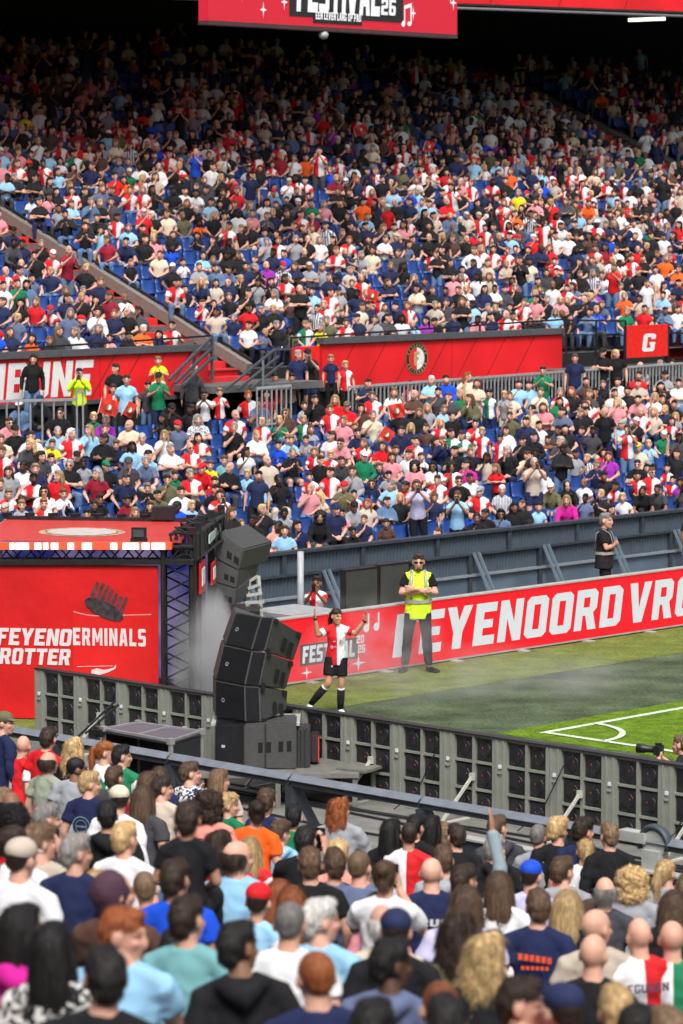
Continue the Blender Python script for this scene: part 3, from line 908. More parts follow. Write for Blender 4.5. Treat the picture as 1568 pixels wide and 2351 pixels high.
# ------------------------------------------------------------ block lettering
def _o(w=.62, t=.22, c=.10): return [[(c, 0), (w - c, 0), (w, c), (w, 1 - c), (w - c, 1), (c, 1), (0, 1 - c), (0, c)], [(t, .20), (t, .80), (w - t, .80), (w - t, .20)]]
GL = {
 'F': [[(0,0),(.24,0),(.24,.38),(.48,.38),(.48,.60),(.24,.60),(.24,.78),(.58,.78),(.58,1),(0,1)]],
 'E': [[(0,0),(.58,0),(.58,.22),(.24,.22),(.24,.40),(.50,.40),(.50,.60),(.24,.60),(.24,.78),(.58,.78),(.58,1),(0,1)]],
 'Y': [[(.20,0),(.44,0),(.44,.38),(.66,1),(.42,1),(.32,.66),(.22,1),(-.02,1),(.20,.38)]],
 'N': [[(0,0),(.22,0),(.22,.55),(.42,0),(.64,0),(.64,1),(.42,1),(.42,.45),(.22,1),(0,1)]],
 'O': _o(), '0': _o(.56, .2),
 'R': [[(0,0),(.22,0),(.22,.36),(.30,.36),(.40,0),(.65,0),(.52,.42),(.62,.52),(.62,.90),(.52,1),(0,1)], [(.22,.56),(.22,.80),(.40,.80),(.40,.56)]],
 'D': [[(0,0),(.50,0),(.62,.12),(.62,.88),(.50,1),(0,1)], [(.22,.20),(.22,.80),(.40,.80),(.40,.20)]],
 'P': [[(0,0),(.22,0),(.22,.34),(.52,.34),(.62,.44),(.62,.90),(.52,1),(0,1)], [(.22,.54),(.22,.80),(.40,.80),(.40,.54)]],
 'V': [[(.20,0),(.46,0),(.68,1),(.44,1),(.33,.36),(.22,1),(-.02,1)]],
 'T': [[(.20,0),(.42,0),(.42,.78),(.62,.78),(.62,1),(0,1),(0,.78),(.20,.78)]],
 'I': [[(0,0),(.23,0),(.23,1),(0,1)]],
 'H': [[(0,0),(.22,0),(.22,.4),(.42,.4),(.42,0),(.64,0),(.64,1),(.42,1),(.42,.6),(.22,.6),(.22,1),(0,1)]],
 'U': [[(.10,0),(.52,0),(.62,.10),(.62,1),(.40,1),(.40,.22),(.22,.22),(.22,1),(0,1),(0,.10)]],
 'B': [[(0,0),(.52,0),(.62,.10),(.62,.42),(.54,.50),(.62,.58),(.62,.90),(.52,1),(0,1)], [(.22,.18),(.22,.42),(.40,.42),(.40,.18)], [(.22,.60),(.22,.82),(.40,.82),(.40,.60)]],
 'A': [[(0,0),(.22,0),(.245,.20),(.395,.20),(.42,0),(.64,0),(.50,1),(.14,1)], [(.265,.38),(.32,.78),(.375,.38)]],
 'L': [[(0,0),(.54,0),(.54,.22),(.22,.22),(.22,1),(0,1)]],
 'S': [[(.08,0),(.52,0),(.60,.09),(.60,.52),(.52,.60),(.22,.60),(.22,.80),(.60,.80),(.60,.91),(.52,1),(.08,1),(0,.91),(0,.50),(.08,.41),(.38,.41),(.38,.20),(0,.20),(0,.09)]],
 'M': [[(0,0),(.20,0),(.20,.6),(.34,.2),(.46,.2),(.60,.6),(.60,0),(.80,0),(.80,1),(.58,1),(.40,.5),(.22,1),(0,1)]],
 'W': [[(.14,0),(.36,0),(.45,.5),(.54,0),(.76,0),(.90,1),(.68,1),(.63,.42),(.54,.85),(.36,.85),(.27,.42),(.22,1),(0,1)]],
 'G': [[(.10,0),(.52,0),(.62,.10),(.62,.52),(.34,.52),(.34,.36),(.40,.36),(.40,.20),(.22,.20),(.22,.80),(.40,.80),(.40,.68),(.62,.68),(.62,.90),(.52,1),(.10,1),(0,.90),(0,.10)]],
 'K': [[(0,0),(.22,0),(.22,.36),(.42,0),(.66,0),(.44,.5),(.66,1),(.42,1),(.22,.64),(.22,1),(0,1)]],
 '2': [[(0,0),(.58,0),(.58,.20),(.22,.20),(.22,.40),(.50,.40),(.58,.48),(.58,.91),(.50,1),(.08,1),(0,.91),(0,.70),(.20,.70),(.20,.80),(.38,.80),(.38,.60),(.08,.60),(0,.52)]],
 '6': [[(.08,0),(.50,0),(.58,.09),(.58,.52),(.50,.60),(.22,.60),(.22,.80),(.58,.80),(.58,.91),(.50,1),(.08,1),(0,.91),(0,.09)], [(.22,.18),(.22,.42),(.37,.42),(.37,.18)]],
 'star': [[(.5,0),(.58,.42),(1,.5),(.58,.58),(.5,1),(.42,.58),(0,.5),(.42,.42)]],
 'note': [[(.0,.0),(.2,-.03),(.3,.08),(.3,.72),(.78,.82),(.78,.18),(.6,.22),(.48,.12),(.58,.02),(.8,.03),(.9,.16),(.9,1),(.2,.86),(.2,.24),(.08,.22),(-.04,.12)]],
}
def fill2d(polys):
    cu = bpy.data.curves.new('c', 'CURVE'); cu.dimensions = '2D'; cu.fill_mode = 'BOTH'
    for p in polys:
        sp = cu.splines.new('POLY'); sp.points.add(len(p) - 1); sp.use_cyclic_u = True
        for i, q in enumerate(p): sp.points[i].co = (q[0], q[1], 0, 1)
    o = bpy.data.objects.new('c', cu); COL.objects.link(o); dg = bpy.context.evaluated_depsgraph_get()
    me = bpy.data.meshes.new_from_object(o.evaluated_get(dg)); v = [tuple(x.co) for x in me.vertices]; f = [tuple(p.vertices) for p in me.polygons]
    bpy.data.objects.remove(o); bpy.data.curves.remove(cu); bpy.data.meshes.remove(me); return np.array(v), f
GC = {}
def glyph(ch):
    if ch not in GC: GC[ch] = fill2d(GL[ch])
    return GC[ch]
def text_on(mb, txt, org, xd, yd, h, width=None, gap=.10, shear=0.0, nrm=None, off=.004, curve=None):
    """block letters on a surface; org bottom-left, xd/yd unit directions; width squeezes to fit"""
    adv = 0; items = []
    for ch in txt:
        if ch == ' ': adv += .34; continue
        v, f = glyph(ch); items.append((v, f, adv)); adv += max(0.2, max(p[0] for p in GL[ch][0])) + gap
    adv -= gap; kx = (width / (adv * h)) if width else 1
    org, xd, yd = Vector(org), Vector(xd), Vector(yd); n = Vector(nrm) if nrm is not None else xd.cross(yd)
    for v, f, a in items:
        x = (v[:, 0] + a + v[:, 1] * shear) * h * kx; y = v[:, 1] * h
        z = np.zeros(len(x)) if curve is None else curve(x)
        P = np.array(org)[None] + x[:, None] * np.array(xd) + (y + z)[:, None] * np.array(yd) + np.array(n) * off
        mb.add(P, f)
def disc(mb, c, xd, yd, r0, r1, seg=40, half=None, mi=0, off=0.0):
    c = np.array(c) + np.cross(xd, yd) * off; xd = np.array(xd); yd = np.array(yd)
    a0, a1 = (0, 2 * math.pi) if half is None else half; V = []; F = []
    for i in range(seg + 1):
        t = a0 + (a1 - a0) * i / seg; d = xd * math.cos(t) + yd * math.sin(t); V += [c + d * r0, c + d * r1]
    for i in range(seg): F.append((2 * i, 2 * i + 1, 2 * i + 3, 2 * i + 2))
    mb.add(V, F, mi)
def emblem(parent, c, xd, yd, r, name='club_emblem', emit=0):
    """round crest: black ring with gold lettering, red and white halves with a letter F"""
    K = dict(emit=None)
    m = [mat('crest_black', (.012, .012, .012), .6), mat('crest_gold', (.45, .33, .14), .5), mat('crest_white', (.72, .72, .7), .6), mat('crest_red', (.65, .015, .02), .6)]
    mb = MB(); disc(mb, c, xd, yd, 0, r, mi=0, off=.004); disc(mb, c, xd, yd, r * .965, r * .99, mi=1, off=.007); disc(mb, c, xd, yd, r * .69, r * .71, mi=1, off=.007)
    disc(mb, c, xd, yd, 0, r * .68, 20, (math.pi / 2, 3 * math.pi / 2), 3, .007); disc(mb, c, xd, yd, 0, r * .68, 20, (-math.pi / 2, math.pi / 2), 2, .007)
    n = np.cross(xd, yd); xd_, yd_ = np.array(xd), np.array(yd); cc = np.array(c)
    def letter(ch, ang, rad, h, flip):
        v, f = glyph(ch); q = (v[:, :2] - np.array([.3, .5])) * h * np.array([.85, 1])
        rx = np.array([math.cos(ang), math.sin(ang)]); tx = np.array([rx[1], -rx[0]]) if not flip else np.array([-rx[1], rx[0]]); up = rx if not flip else -rx
        P2 = rx * rad + q[:, :1] * tx + q[:, 1:] * up; mb.add(cc + P2[:, :1] * xd_ + P2[:, 1:] * yd_ + n * .007, f, 1)
    for i, ch in enumerate('FEYENOORD'): letter(ch, R(158 - i * 17), r * .84, r * .17, False)
    for i, ch in enumerate('ROTTERDAM'): letter(ch, R(206 + i * 16), r * .84, r * .17, True)
    v, f = glyph('F'); q = (v[:, :2] - np.array([.3, .5])) * r * .85; 
    left = q[:, 0] < 0
    mb.add(cc + q[:, :1] * xd_ + q[:, 1:] * yd_ + n * .010, f, 1)
    return mb.build(name, m, parent)

# ------------------------------------------------------------ setting materials
GRASS = mat('pitch_grass', (.120, .205, .014), .85, var=.20, scale=3.5, bump=.03, bscale=60, spec=.1)
TURF = mat('side_turf', (.150, .180, .040), .9, var=.16, scale=2.2, bump=.03, bscale=50, spec=.1)
DTURF = mat('surround_turf', (.076, .102, .054), .85, var=.30, scale=1.3, bump=.03, bscale=50, spec=.15)
CONC = mat('concrete', (.165, .158, .145), .9, var=.12, scale=3, bump=.004, bscale=30)
DCONC = mat('dark_concrete', (.10, .10, .10), .9, var=.15, scale=3)
STEEL = mat('blue_grey_steel', (.060, .082, .108), .45, var=.05, scale=4, bump=.002, bscale=14)
DSTEEL = mat('dark_steel', (.035, .045, .058), .5, var=.15, scale=6)
BLACK = mat('black_metal', (.014, .014, .016), .45, var=.2, scale=12)
BLACKC = mat('speaker_coat', (.022, .022, .024), .55, var=.15, scale=30, bump=.0015, bscale=350)
GREYC = mat('speaker_side_coat', (.048, .048, .047), .6, var=.10, scale=20, bump=.0015, bscale=300)
ALU = mat('aluminium', (.55, .55, .55), .35, metal=.7, var=.08)
LGREY = mat('light_grey_metal', (.36, .37, .35), .5, var=.10, scale=5, bump=.001, bscale=20)
PGREY = mat('cabinet_grey', (.245, .255, .22), .55, var=.10, scale=4, bump=.001, bscale=30)
REDP = mat('red_panel', (.72, .012, .018), .5, var=.10, scale=.8, bump=.01, bscale=1.6)
REDS = mat('red_step', (.60, .02, .02), .7, var=.12, scale=3)
def speckle(m, sc, lo, hi):      # single blades and clumps read as fine light and dark specks
    nt = m.node_tree; mx = nt.nodes[m['mx']]; L = nt.links.new; tc = nt.nodes.new('ShaderNodeTexCoord'); mp = nt.nodes.new('ShaderNodeMapping'); mp.inputs['Scale'].default_value = (1, 1, 1); L(tc.outputs['Object'], mp.inputs[0])
    n = nt.nodes.new('ShaderNodeTexNoise'); n.inputs['Scale'].default_value = sc; n.inputs['Detail'].default_value = 6; n.inputs['Roughness'].default_value = .8; L(mp.outputs[0], n.inputs['Vector']); r = nt.nodes.new('ShaderNodeMapRange'); r.inputs['From Min'].default_value = .36; r.inputs['From Max'].default_value = .64
    r.inputs['To Min'].default_value = lo; r.inputs['To Max'].default_value = hi; L(n.outputs[0], r.inputs[0]); v = nt.nodes.new('ShaderNodeVectorMath'); v.operation = 'SCALE'; L(mx.outputs[0], v.inputs[0]); L(r.outputs[0], v.inputs['Scale']); L(v.outputs[0], nt.nodes['Principled BSDF'].inputs['Base Color'])
speckle(GRASS, 16, .62, 1.42); speckle(TURF, 16, .62, 1.42); speckle(DTURF, 18, .50, 1.60)
WHITE = mat('white_print', (.72, .73, .74), .5, var=.03)
WLINE = mat('line_paint', (.50, .58, .43), .85, var=.28, scale=24)
BLUE = mat('blue_plastic', (.018, .065, .27), .4, var=.12, scale=3)
RLED = mat('red_led', (.34, .010, .014), .6, var=.04, scale=60, emit=(.75, .008, .018), estr=.50, spec=.2)
WLED = mat('white_led', (.36, .37, .38), .6, var=.03, emit=(.60, .65, .70), estr=.36, spec=.2)
def led_grid(m):      # fine rows of diodes
    nt = m.node_tree; b = nt.nodes['Principled BSDF']; tc = nt.nodes.new('ShaderNodeTexCoord'); w = nt.nodes.new('ShaderNodeTexWave'); w.bands_direction = 'Z'; w.inputs['Scale'].default_value = 14
    nt.links.new(tc.outputs['Object'], w.inputs[0]); mr = nt.nodes.new('ShaderNodeMapRange'); e = b.inputs['Emission Strength'].default_value
    mr.inputs['To Min'].default_value = e * .8; mr.inputs['To Max'].default_value = e * 1.2; nt.links.new(w.outputs['Fac'], mr.inputs[0]); nt.links.new(mr.outputs[0], b.inputs['Emission Strength'])
led_grid(RLED); led_grid(WLED)

# ------------------------------------------------------------ ground
def sheet(name, pts, z, m, label=None):
    o = MB().quad([W(a, b, z) for a, b in pts]).build(name, m); o['kind'] = 'structure'; return o
def band(name, line, m, z=.004):   # polygon outline given in (a, b)
    return sheet(name, line, z, m)
B_BOARD = (pick_z(690, 1570, 0)[1] + pick_z(1568, 1440, 0)[1]) / 2
A_NEAR = (pick_a(784, 1648, 27.4)[1]) and 27.4
sheet('ground', [(-60, -120), (160, -120), (160, 120), (-60, 120)], -2.4, DCONC)
sheet('pitch_surround', [(25.2, -60), (130, -60), (130, 36.4), (25.2, 36.4)], 0, DTURF)
mb = MB(); mb.box(W(24.55, -10, -.15), (1.5, 100, .3)); o = mb.build('walkway', CONC); o['kind'] = 'structure'
mb = MB(); mb.box(W(26.35, -10, -.146), (2.1, 100, .3)); o = mb.build('service_path', CONC); o['kind'] = 'structure'
mb = MB(); mb.box(W(77, 36.5, -1.2), (130, .2, 2.4)); o = mb.build('moat_edge', CONC); o['kind'] = 'structure'
sheet('moat_floor', [(0, 36.6), (140, 36.6), (140, 45), (0, 45)], -1.4, DCONC)
rr = random.Random(3)
s0, s1 = pick_z(784, 1613, 0), pick_z(1568, 1508, 0); bs = (s0[1] + s1[1]) / 2
edge = [(26 + i * .5, bs + rr.uniform(-.012, .012)) for i in range(150)]
band('turf_strip', edge + [(101, B_BOARD + .6), (26, B_BOARD + .6)], TURF)
ca, cb = pick_z(1250, 1683, 0)
edge = [(ca - .45 + rr.uniform(-.05, .05), cb + .5 - i * .4) for i in range(100)]; top = [(ca - .4 + i * .4, cb + .45 + rr.uniform(-.05, .05)) for i in range(150)]
band('football_pitch', [(ca + 60, cb - 39)] + edge[::-1] + top, GRASS)
mb = MB(); z = .009
def strip(p, q, w=.11):
    p, q = Vector(p), Vector(q); d = (q - p).normalized(); s = Vector((-d.y, d.x)) * w / 2
    mb.quad([W(*(p + s), z), W(*(p - s), z), W(*(q - s), z), W(*(q + s), z)])
strip((ca - .055, cb), (ca + 60, cb)); z = .013; strip((ca, cb), (ca, cb - 38)); z = .017
arc = [(ca + math.cos(R(t)) * 1.05, cb + math.sin(R(t)) * 1.05) for t in range(0, -95, -6)]
V = []; F = []
for i, t in enumerate(range(0, -96, -6)):
    for r_ in (1.0, 1.09): V.append(W(ca + math.cos(R(t)) * r_, cb + math.sin(R(t)) * r_, z))
for i in range(16 - 1): F.append((2 * i, 2 * i + 1, 2 * i + 3, 2 * i + 2))
mb.add(V, F); o = mb.build('pitch_lines', WLINE); o['kind'] = 'structure'

# ------------------------------------------------------------ far perimeter board
bA, bB = B_BOARD + .02, B_BOARD
aL, aR = pick_b(610, 1500, bB)[0], pick_b(1720, 1300, bB)[0]
zt = (pick_b(760, 1409, bB)[1] + pick_b(1568, 1306, bB)[1]) / 2; zb = .05
bd = thing('perimeter_screen', 'long red LED perimeter board with big white lettering along the far side of the pitch', 'LED board', W(aL, bB))
def on(parent, o): o.parent = parent; o.matrix_parent_inverse = parent.matrix_basis.inverted(); return o
on(bd, MB().box(W((aL + aR) / 2, bB + .06, (zt + zb) / 2), (aR - aL, .12, zt - zb)).build('screen', RLED))
mb = MB(); mb.box(W((aL + aR) / 2, bB + .06, zt + .012), (aR - aL, .16, .02)); mb.box(W((aL + aR) / 2, bB + .06, .036), (aR - aL, .14, .022))
on(bd, mb.build('frame', LGREY))
for i in range(14): on(bd, MB().box(W(aL + .9 + i * 1.6, bB - .06, .012), (.16, .16, .02)).build('foot', LGREY))
def btext(txt, X0, X1, Yt, Yb, parent, m=WLED, b=None, shear=.12, gap=.10, name='lettering', off=.006, hh=None):
    b = bB if b is None else b; a0, z0 = pick_b(X0, Yb, b); a1, _ = pick_b(X1, Yb, b); z1 = pick_b(X0, Yt, b)[1]; h = hh or (z1 - z0)
    mb = MB(); text_on(mb, txt, W(a0, b, z0), U3, Z3, h, (a1 - a0) / (1), gap, shear, -N3, off); return on(parent, mb.build(name, m))
hb = zt - zb
for txt, X0, X1 in (('FEYENOORD', 900, 1422), ('VROUWEN', 1438, 1800)):
    a0 = pick_b(X0, 1500, bB)[0]; a1 = pick_b(X1, 1400, bB)[0]; mb = MB()
    text_on(mb, txt, W(a0, bB, zb + hb * .15), U3, Z3, hb * .70, a1 - a0, .10, .13, -N3, .006)
    on(bd, mb.build('lettering', WLED))
DLED = mat('dark_led', (.05, .03, .03), .5, emit=(.05, .03, .03), estr=.5)
a0 = pick_b(693, 1530, bB)[0]; a1 = pick_b(813, 1500, bB)[0]
on(bd, MB().box(W((a0 + a1) / 2 + .02, bB - .0035, zb + hb * .40), (a1 - a0 + .12, .003, hb * .34)).build('lettering', DLED))
mb = MB(); text_on(mb, 'FESTIVAL', W(a0, bB, zb + hb * .27), U3, Z3, hb * .27, a1 - a0, .08, .08, -N3, .010)
text_on(mb, '20', W(a1 + .04, bB, zb + hb * .47), U3, Z3, hb * .13, .16, .1, .05, -N3, .010); text_on(mb, '26', W(a1 + .07, bB, zb + hb * .31), U3, Z3, hb * .13, .16, .1, .05, -N3, .010)
for X, sc in ((703, .20), (822, .26)): a_ = pick_b(X, 1550, bB)[0]; v, f = glyph('star'); mb.add(np.array(W(a_, bB, zb + .01)) + (v[:, :1] - .5) * sc * 1.3 * np.array(U3) + v[:, 1:2] * sc * np.array(Z3) - np.array(N3) * .010, f)
for X in (845, 868): a_ = pick_b(X, 1420, bB)[0]; mb.box(W(a_, bB - .01, zb + hb * .82), (.03, .003, hb * .22)); disc(mb, W(a_ - .05, bB - .012, zb + hb * .70), U3, Z3, 0, .065, 12)
on(bd, mb.build('lettering', WLED))

# ------------------------------------------------------------ near perimeter boards seen from behind
ANB = 27.4; P_L = .80
def near_panel():
    t = thing('led_cabinet', 'x', 'LED board'); mb = MB()
    X_, Y_ = U3, -N3      # local frame: x away from camera (u), y along the board
    def bx(y0, y1, z0, z1, d0=0, d1=.10): mb.box((0, 0, 0) and Vector((0, 0, 0)) + X_ * ((d0 + d1) / 2) + Y_ * ((y0 + y1) / 2) + Z3 * ((z0 + z1) / 2), (abs(d1 - d0), abs(y1 - y0), z1 - z0), (X_, Y_, Z3))
    bx(0, .185, .02, .985); bx(.03, .055, .03, .97, -.012, 0); bx(.13, .155, .03, .97, -.012, 0)
    for y in (.465, .77): bx(y, y + .035, .02, .985)
    for z_ in (.02, .335, .655, .955): bx(.185, .80, z_, z_ + .03, .012, .10)
    bx(.06, .12, .58, .60, -.02, 0); bx(0, .80, -.0, .02, -.03, .13)
    f = mb.build('frame', PGREY, t)
    mb = MB(); bx(0, .80, .985, 1.0, -.02, .12); mb.build('top_edge', BLACK, t)
    mb = MB(); bx(0, .80, .02, .985, .085, .14); mb.build('screen', BLACK, t)
    mb = MB(); bx(.075, .115, .645, .685, -.018, 0); mb.build('sticker', WHITE, t)
    for y0 in (.20, .515):
        for z0 in (.05, .37, .69):
            mb = MB(); c = X_ * .055 + Y_ * (y0 + .125) + Z3 * (z0 + .135); mb.box(c, (.05, .235, .255), (X_, Y_, Z3))
            V, Fc = tube_arrays([c - X_ * .026, c - X_ * .034], [.085, .08], 18, ref=Y_); mb.add(V, Fc); mb.box(c - X_ * .036 + Y_ * .02, (.012, .02, .2), (X_, Y_, Z3))
            fo = mb.build('fan_unit', FAN, t)
            mb = MB(); mb.box(c - X_ * .045 + Y_ * rr.uniform(-.05, .05) + Z3 * .02, (.004, .012, .022), (X_, Y_, Z3)); mb.build('indicator', mat('indicator_red', (.4, .05, .05), .4), fo)
    return t
FAN = mat('fan_black', (.018, .017, .020), .5, var=.4, scale=9)
bN0 = pick_a(80, 1538, ANB)[0]; ntot = 26
def copy_tree(o, parent=None):
    c = o.copy(); COL.objects.link(c)
    if parent is not None: c.parent = parent
    for ch in list(o.children): copy_tree(ch, c)
    return c
ORDS = ORD + ['seventeenth', 'eighteenth', 'nineteenth', 'twentieth'] + ['twenty-' + w for w in ORD[:9]] + ['thirtieth']
proto = near_panel(); panels = []
for i in range(ntot):
    o = proto if i == 0 else copy_tree(proto); o.location = W(ANB + rr.uniform(-.008, .008), bN0 - i * (P_L + .004)); o.rotation_euler = (0, 0, rr.uniform(-.006, .006)); panels.append(o)
    o['category'] = 'LED board'; o['group'] = 'grey LED cabinets in a row seen from behind'; o['label'] = f'{ORDS[min(i, 29)]} grey LED cabinet from the left, seen from behind beside the walkway'
panels[0]['label'] = 'leftmost grey LED cabinet of the row, its end in front of the red stage banner'; panels[0]['group'] = 'grey LED cabinets in a row seen from behind'
for i in range(1, ntot, 2):           # white support struts leaning on the cabinets
    b = bN0 - i * (P_L + .004) - .48; mb = MB(); mb.bar(W(ANB - .02, b, .50), W(ANB - .42, b + .10, .02), .03, .03); mb.box(W(ANB - .25, b + .05, .012), (.5, .05, .02)); mb.box(W(ANB - .02, b, .5), (.04, .06, .08))
    mb.build('support_strut', mat('pale_strut', (.48, .48, .43), .5), label=f'{ORDS[i // 2]} pale strut from the left bracing the grey LED cabinets', category='strut', group='struts bracing the LED cabinets')
# cables along the walkway
for k, (a0, c) in enumerate(((26.9, BLACK), (26.75, BLACK), (26.55, BLACK), (25.9, BLACK))):
    mb = MB(); mb.tube([W(a0 + .07 * math.sin(i * .9 + k * 2) + .03 * rr.random(), bN0 - 3 - i * .7, .025) for i in range(28)], [.014] * 28, 6); mb.build('cable', c, smooth=True, label=f'{ORDS[k]} of four black cables along the walkway, counted from the LED cabinets', category='cable', group='cables on the walkway')
for k in range(5):
    b = bN0 - 5.3 - k * 1.9; mb = MB(); mb.tube([W(ANB - .03, b, .8), W(ANB - .06, b + .12, .55), W(ANB - .05, b + .3, .25), W(ANB - .3, b + .45, .03)], [.008] * 4, 6)
    mb.build('cable', BLACK, label=f'{ORDS[k]} from left of the thin black cables hanging down the grey cabinets', category='cable', group='cables hanging from the cabinets')

# ------------------------------------------------------------ front rail and wall of the near stand
AR = 23.85; ZR = CAMZ - 0; 
bR0, zr0 = pick_a(0, 1672, AR); bR1, zr1 = pick_a(1568, 1930, AR); zr = (zr0 + zr1) / 2
wl_ = thing('stand_front_wall', 'dark blue grey steel wall along the front of the near stand', 'wall', W(AR, 0, 0))
zw = pick_a(850, 1886, AR - .1)[1]
on(wl_, MB().box(W(AR - .10, -8, (zw - 1.6) / 2), (.10, 60, zw + 1.6)).build('panel', DSTEEL)); on(wl_, MB().box(W(AR - .10, -8, zw + .012), (.16, 60, .02)).build('capping', LGREY))
RAILT = mat('rail_paint', (.115, .135, .165), .42, var=.10, scale=5)
posts_b = [pick_a(x, y, AR)[0] for x, y in ((390, 1740), (670, 1785), (968, 1830))]; dbp = (posts_b[0] - posts_b[2]) / 2
pb = [posts_b[0] + dbp * 2, posts_b[0] + dbp] + [posts_b[0] - dbp * k for k in range(0, 7)]
for i in range(len(pb) - 1):
    t = thing('barrier_rail', f'{ORDS[i]} length from the left of the blue grey rail in front of the near crowd', 'railing', W(AR, pb[i], zr), group='rail lengths in front of the near crowd')
    L = pb[i] - pb[i + 1] - .03; mid = (pb[i] + pb[i + 1]) / 2
    on(t, MB().box(W(AR + .01, mid, zr - .058), (.07, L, .085)).build('rail', DSTEEL)); q_ = Vector((1, 0, .75)).normalized(); xa = U3 * q_.x + Z3 * q_.z; on(t, MB().box(W(AR - .01, mid, zr - .01), (.098, L, .012), (xa, N3, xa.cross(N3))).build('top_plate', mat('rail_top', (.15, .17, .20), .35, var=.1)))
    on(t, MB().box(W(AR, pb[i], (zr - .11 + zw) / 2 - .2), (.09, .09, zr - .11 - zw + .4)).build('post', DSTEEL))
    on(t, MB().bar(W(AR + .05, pb[i] - .02, zr - .12), W(AR + .42, pb[i] - .25, .03), .05, .10).build('brace', DSTEEL))
# hand wheel and bracket at the gate in the rail
g = thing('gate_drum', 'grey gate post with a half round drum guard interrupting the front rail', 'gate mechanism', W(AR, pick_a(1500, 1950, AR)[0], 0))
bg = pick_a(1500, 1950, AR)[0]; zg = pick_a(1500, 1950, AR)[1]
mb = MB(); mb.box(W(AR, bg - .02, (zg - 1.2) / 2 + .0), (.16, .20, zg + 1.2)); mb.box(W(AR, bg + .22, zg + .10), (.14, .32, .10)); on(g, mb.build('post', LGREY))
mb = MB(); pts = [W(AR, bg - .02 + math.cos(R(t)) * .17, zg + .05 + math.sin(R(t)) * .17) for t in range(-20, 200, 15)]; mb.tube(pts, [(.055, .030)] * len(pts), 10, ref=U3); on(g, mb.build('drum_rim', DSTEEL, smooth=True))
mb = MB(); V, Fc = tube_arrays([W(AR - .03, bg - .02, zg + .05), W(AR + .03, bg - .02, zg + .05)], [.135, .135], 24, ref=N3); mb.add(V, Fc); on(g, mb.build('drum', LGREY))

# ------------------------------------------------------------ terraces
def terrace(name, axis, F, x0, x1, n, w0, w1, m, dirn=1):
    """steps rising from x0; axis 'a' rises towards the camera"""
    V = []; Fc = []; prof = []
    for i in range(n):
        xa = x0 + dirn * i * .8; xb = x0 + dirn * (i + 1) * .8; z = fl(F, (xa + xb) / 2); prof += [(xa, z), (xb, z)]
    for (x, z) in prof:
        for w in (w0, w1): V.append(W(x, w, z) if axis == 'a' else W(w, x, z))
    for i in range(len(prof) - 1): Fc.append((2 * i, 2 * i + 1, 2 * i + 3, 2 * i + 2))
    o = MB().add(V, Fc).build(name, m); o['kind'] = 'structure'; return o
terrace('near_terrace', 'a', NEAR_F, 23.7, 0, 34, -45, 40, DCONC, -1)
terrace('lower_terrace', 'b', LOW_F, 45.2, 0, 12, 25, 115, DCONC)
terrace('upper_terrace', 'b', UP_F, 55.2, 0, 27, 30, 120, DCONC)

# ------------------------------------------------------------ moat wall below the far stand
BW = 45.0; zW = (pick_b(640, 1262, BW)[1] + pick_b(1568, 1177, BW)[1]) / 2
mw = thing('moat_wall', 'blue grey corrugated steel wall with leaning struts below the far stand', 'wall', W(60, BW, 0))
V = []; Fc = []; x = 36.0; i = 0
while x < 84:
    for dx, db in ((0, 0), (.025, -.035), (.05, -.035), (.075, 0)): V += [W(x + dx, BW + db, zW - .03), W(x + dx, BW + db, zW - .98)]
    x += .10
n = len(V) // 2
for i in range(n - 1): Fc.append((2 * i, 2 * i + 1, 2 * i + 3, 2 * i + 2))
on(mw, MB().add(V, Fc).build('corrugated_sheet', STEEL))
mb = MB(); mb.box(W(60, BW - .02, zW), (48, .22, .06)); on(mw, mb.build('top_rail', DSTEEL))
mb = MB(); mb.box(W(60, BW - .08, zW - .45), (48, .08, .05)); on(mw, mb.build('middle_rail', DSTEEL))
mb = MB(); mb.box(W(60, BW - .08, zW - .90), (48, .10, .05)); on(mw, mb.build('lower_rail', mat('pale_rail', (.20, .23, .26), .4)))
mb = MB(); mb.box(W(60, BW - .02, zW - 1.45), (48, .06, 1.05)); on(mw, mb.build('base_panel', mat('base_panel_paint', (.095, .135, .18), .4, var=.12, scale=1.5)))
d_ = (pick_b(1419, 1250, BW - .3)[0] - pick_b(1106, 1290, BW - .3)[0]) / 2; a_ = pick_b(1106, 1290, BW - .3)[0]
for k in range(-3, 5):
    x = a_ + k * d_; mb = MB(); 
    mb.bar(W(x - .05, BW - .12, zW - .42), W(x + .16, BW - .75, zW - 1.9), .07, .05); mb.bar(W(x + .10, BW - .12, zW - .42), W(x + .31, BW - .75, zW - 1.9), .07, .05)
    on(mw, mb.build('strut', mat('strut_paint', (.13, .17, .21), .45)))
    mb = MB(); mb.box(W(x - .12, BW - .07, zW - 1.2), (.10, .07, 1.5)); mb.box(W(x + d_ * .5, BW - .065, zW - .25), (.10, .06, .5)); on(mw, mb.build('post', DSTEEL))
mb = MB(); a_, z_ = pick_b(1312 / 1.0 * 0 + 574 + 1312 / 3.035, 1192, BW - .05); mb.box(W(a_, BW - .045, z_ + .0), (.10, .004, .09)); mb.build('wall_sticker', mat('sticker_red', (.5, .15, .1), .6), label='small red and white sticker on the corrugated wall above the steward', category='sticker')
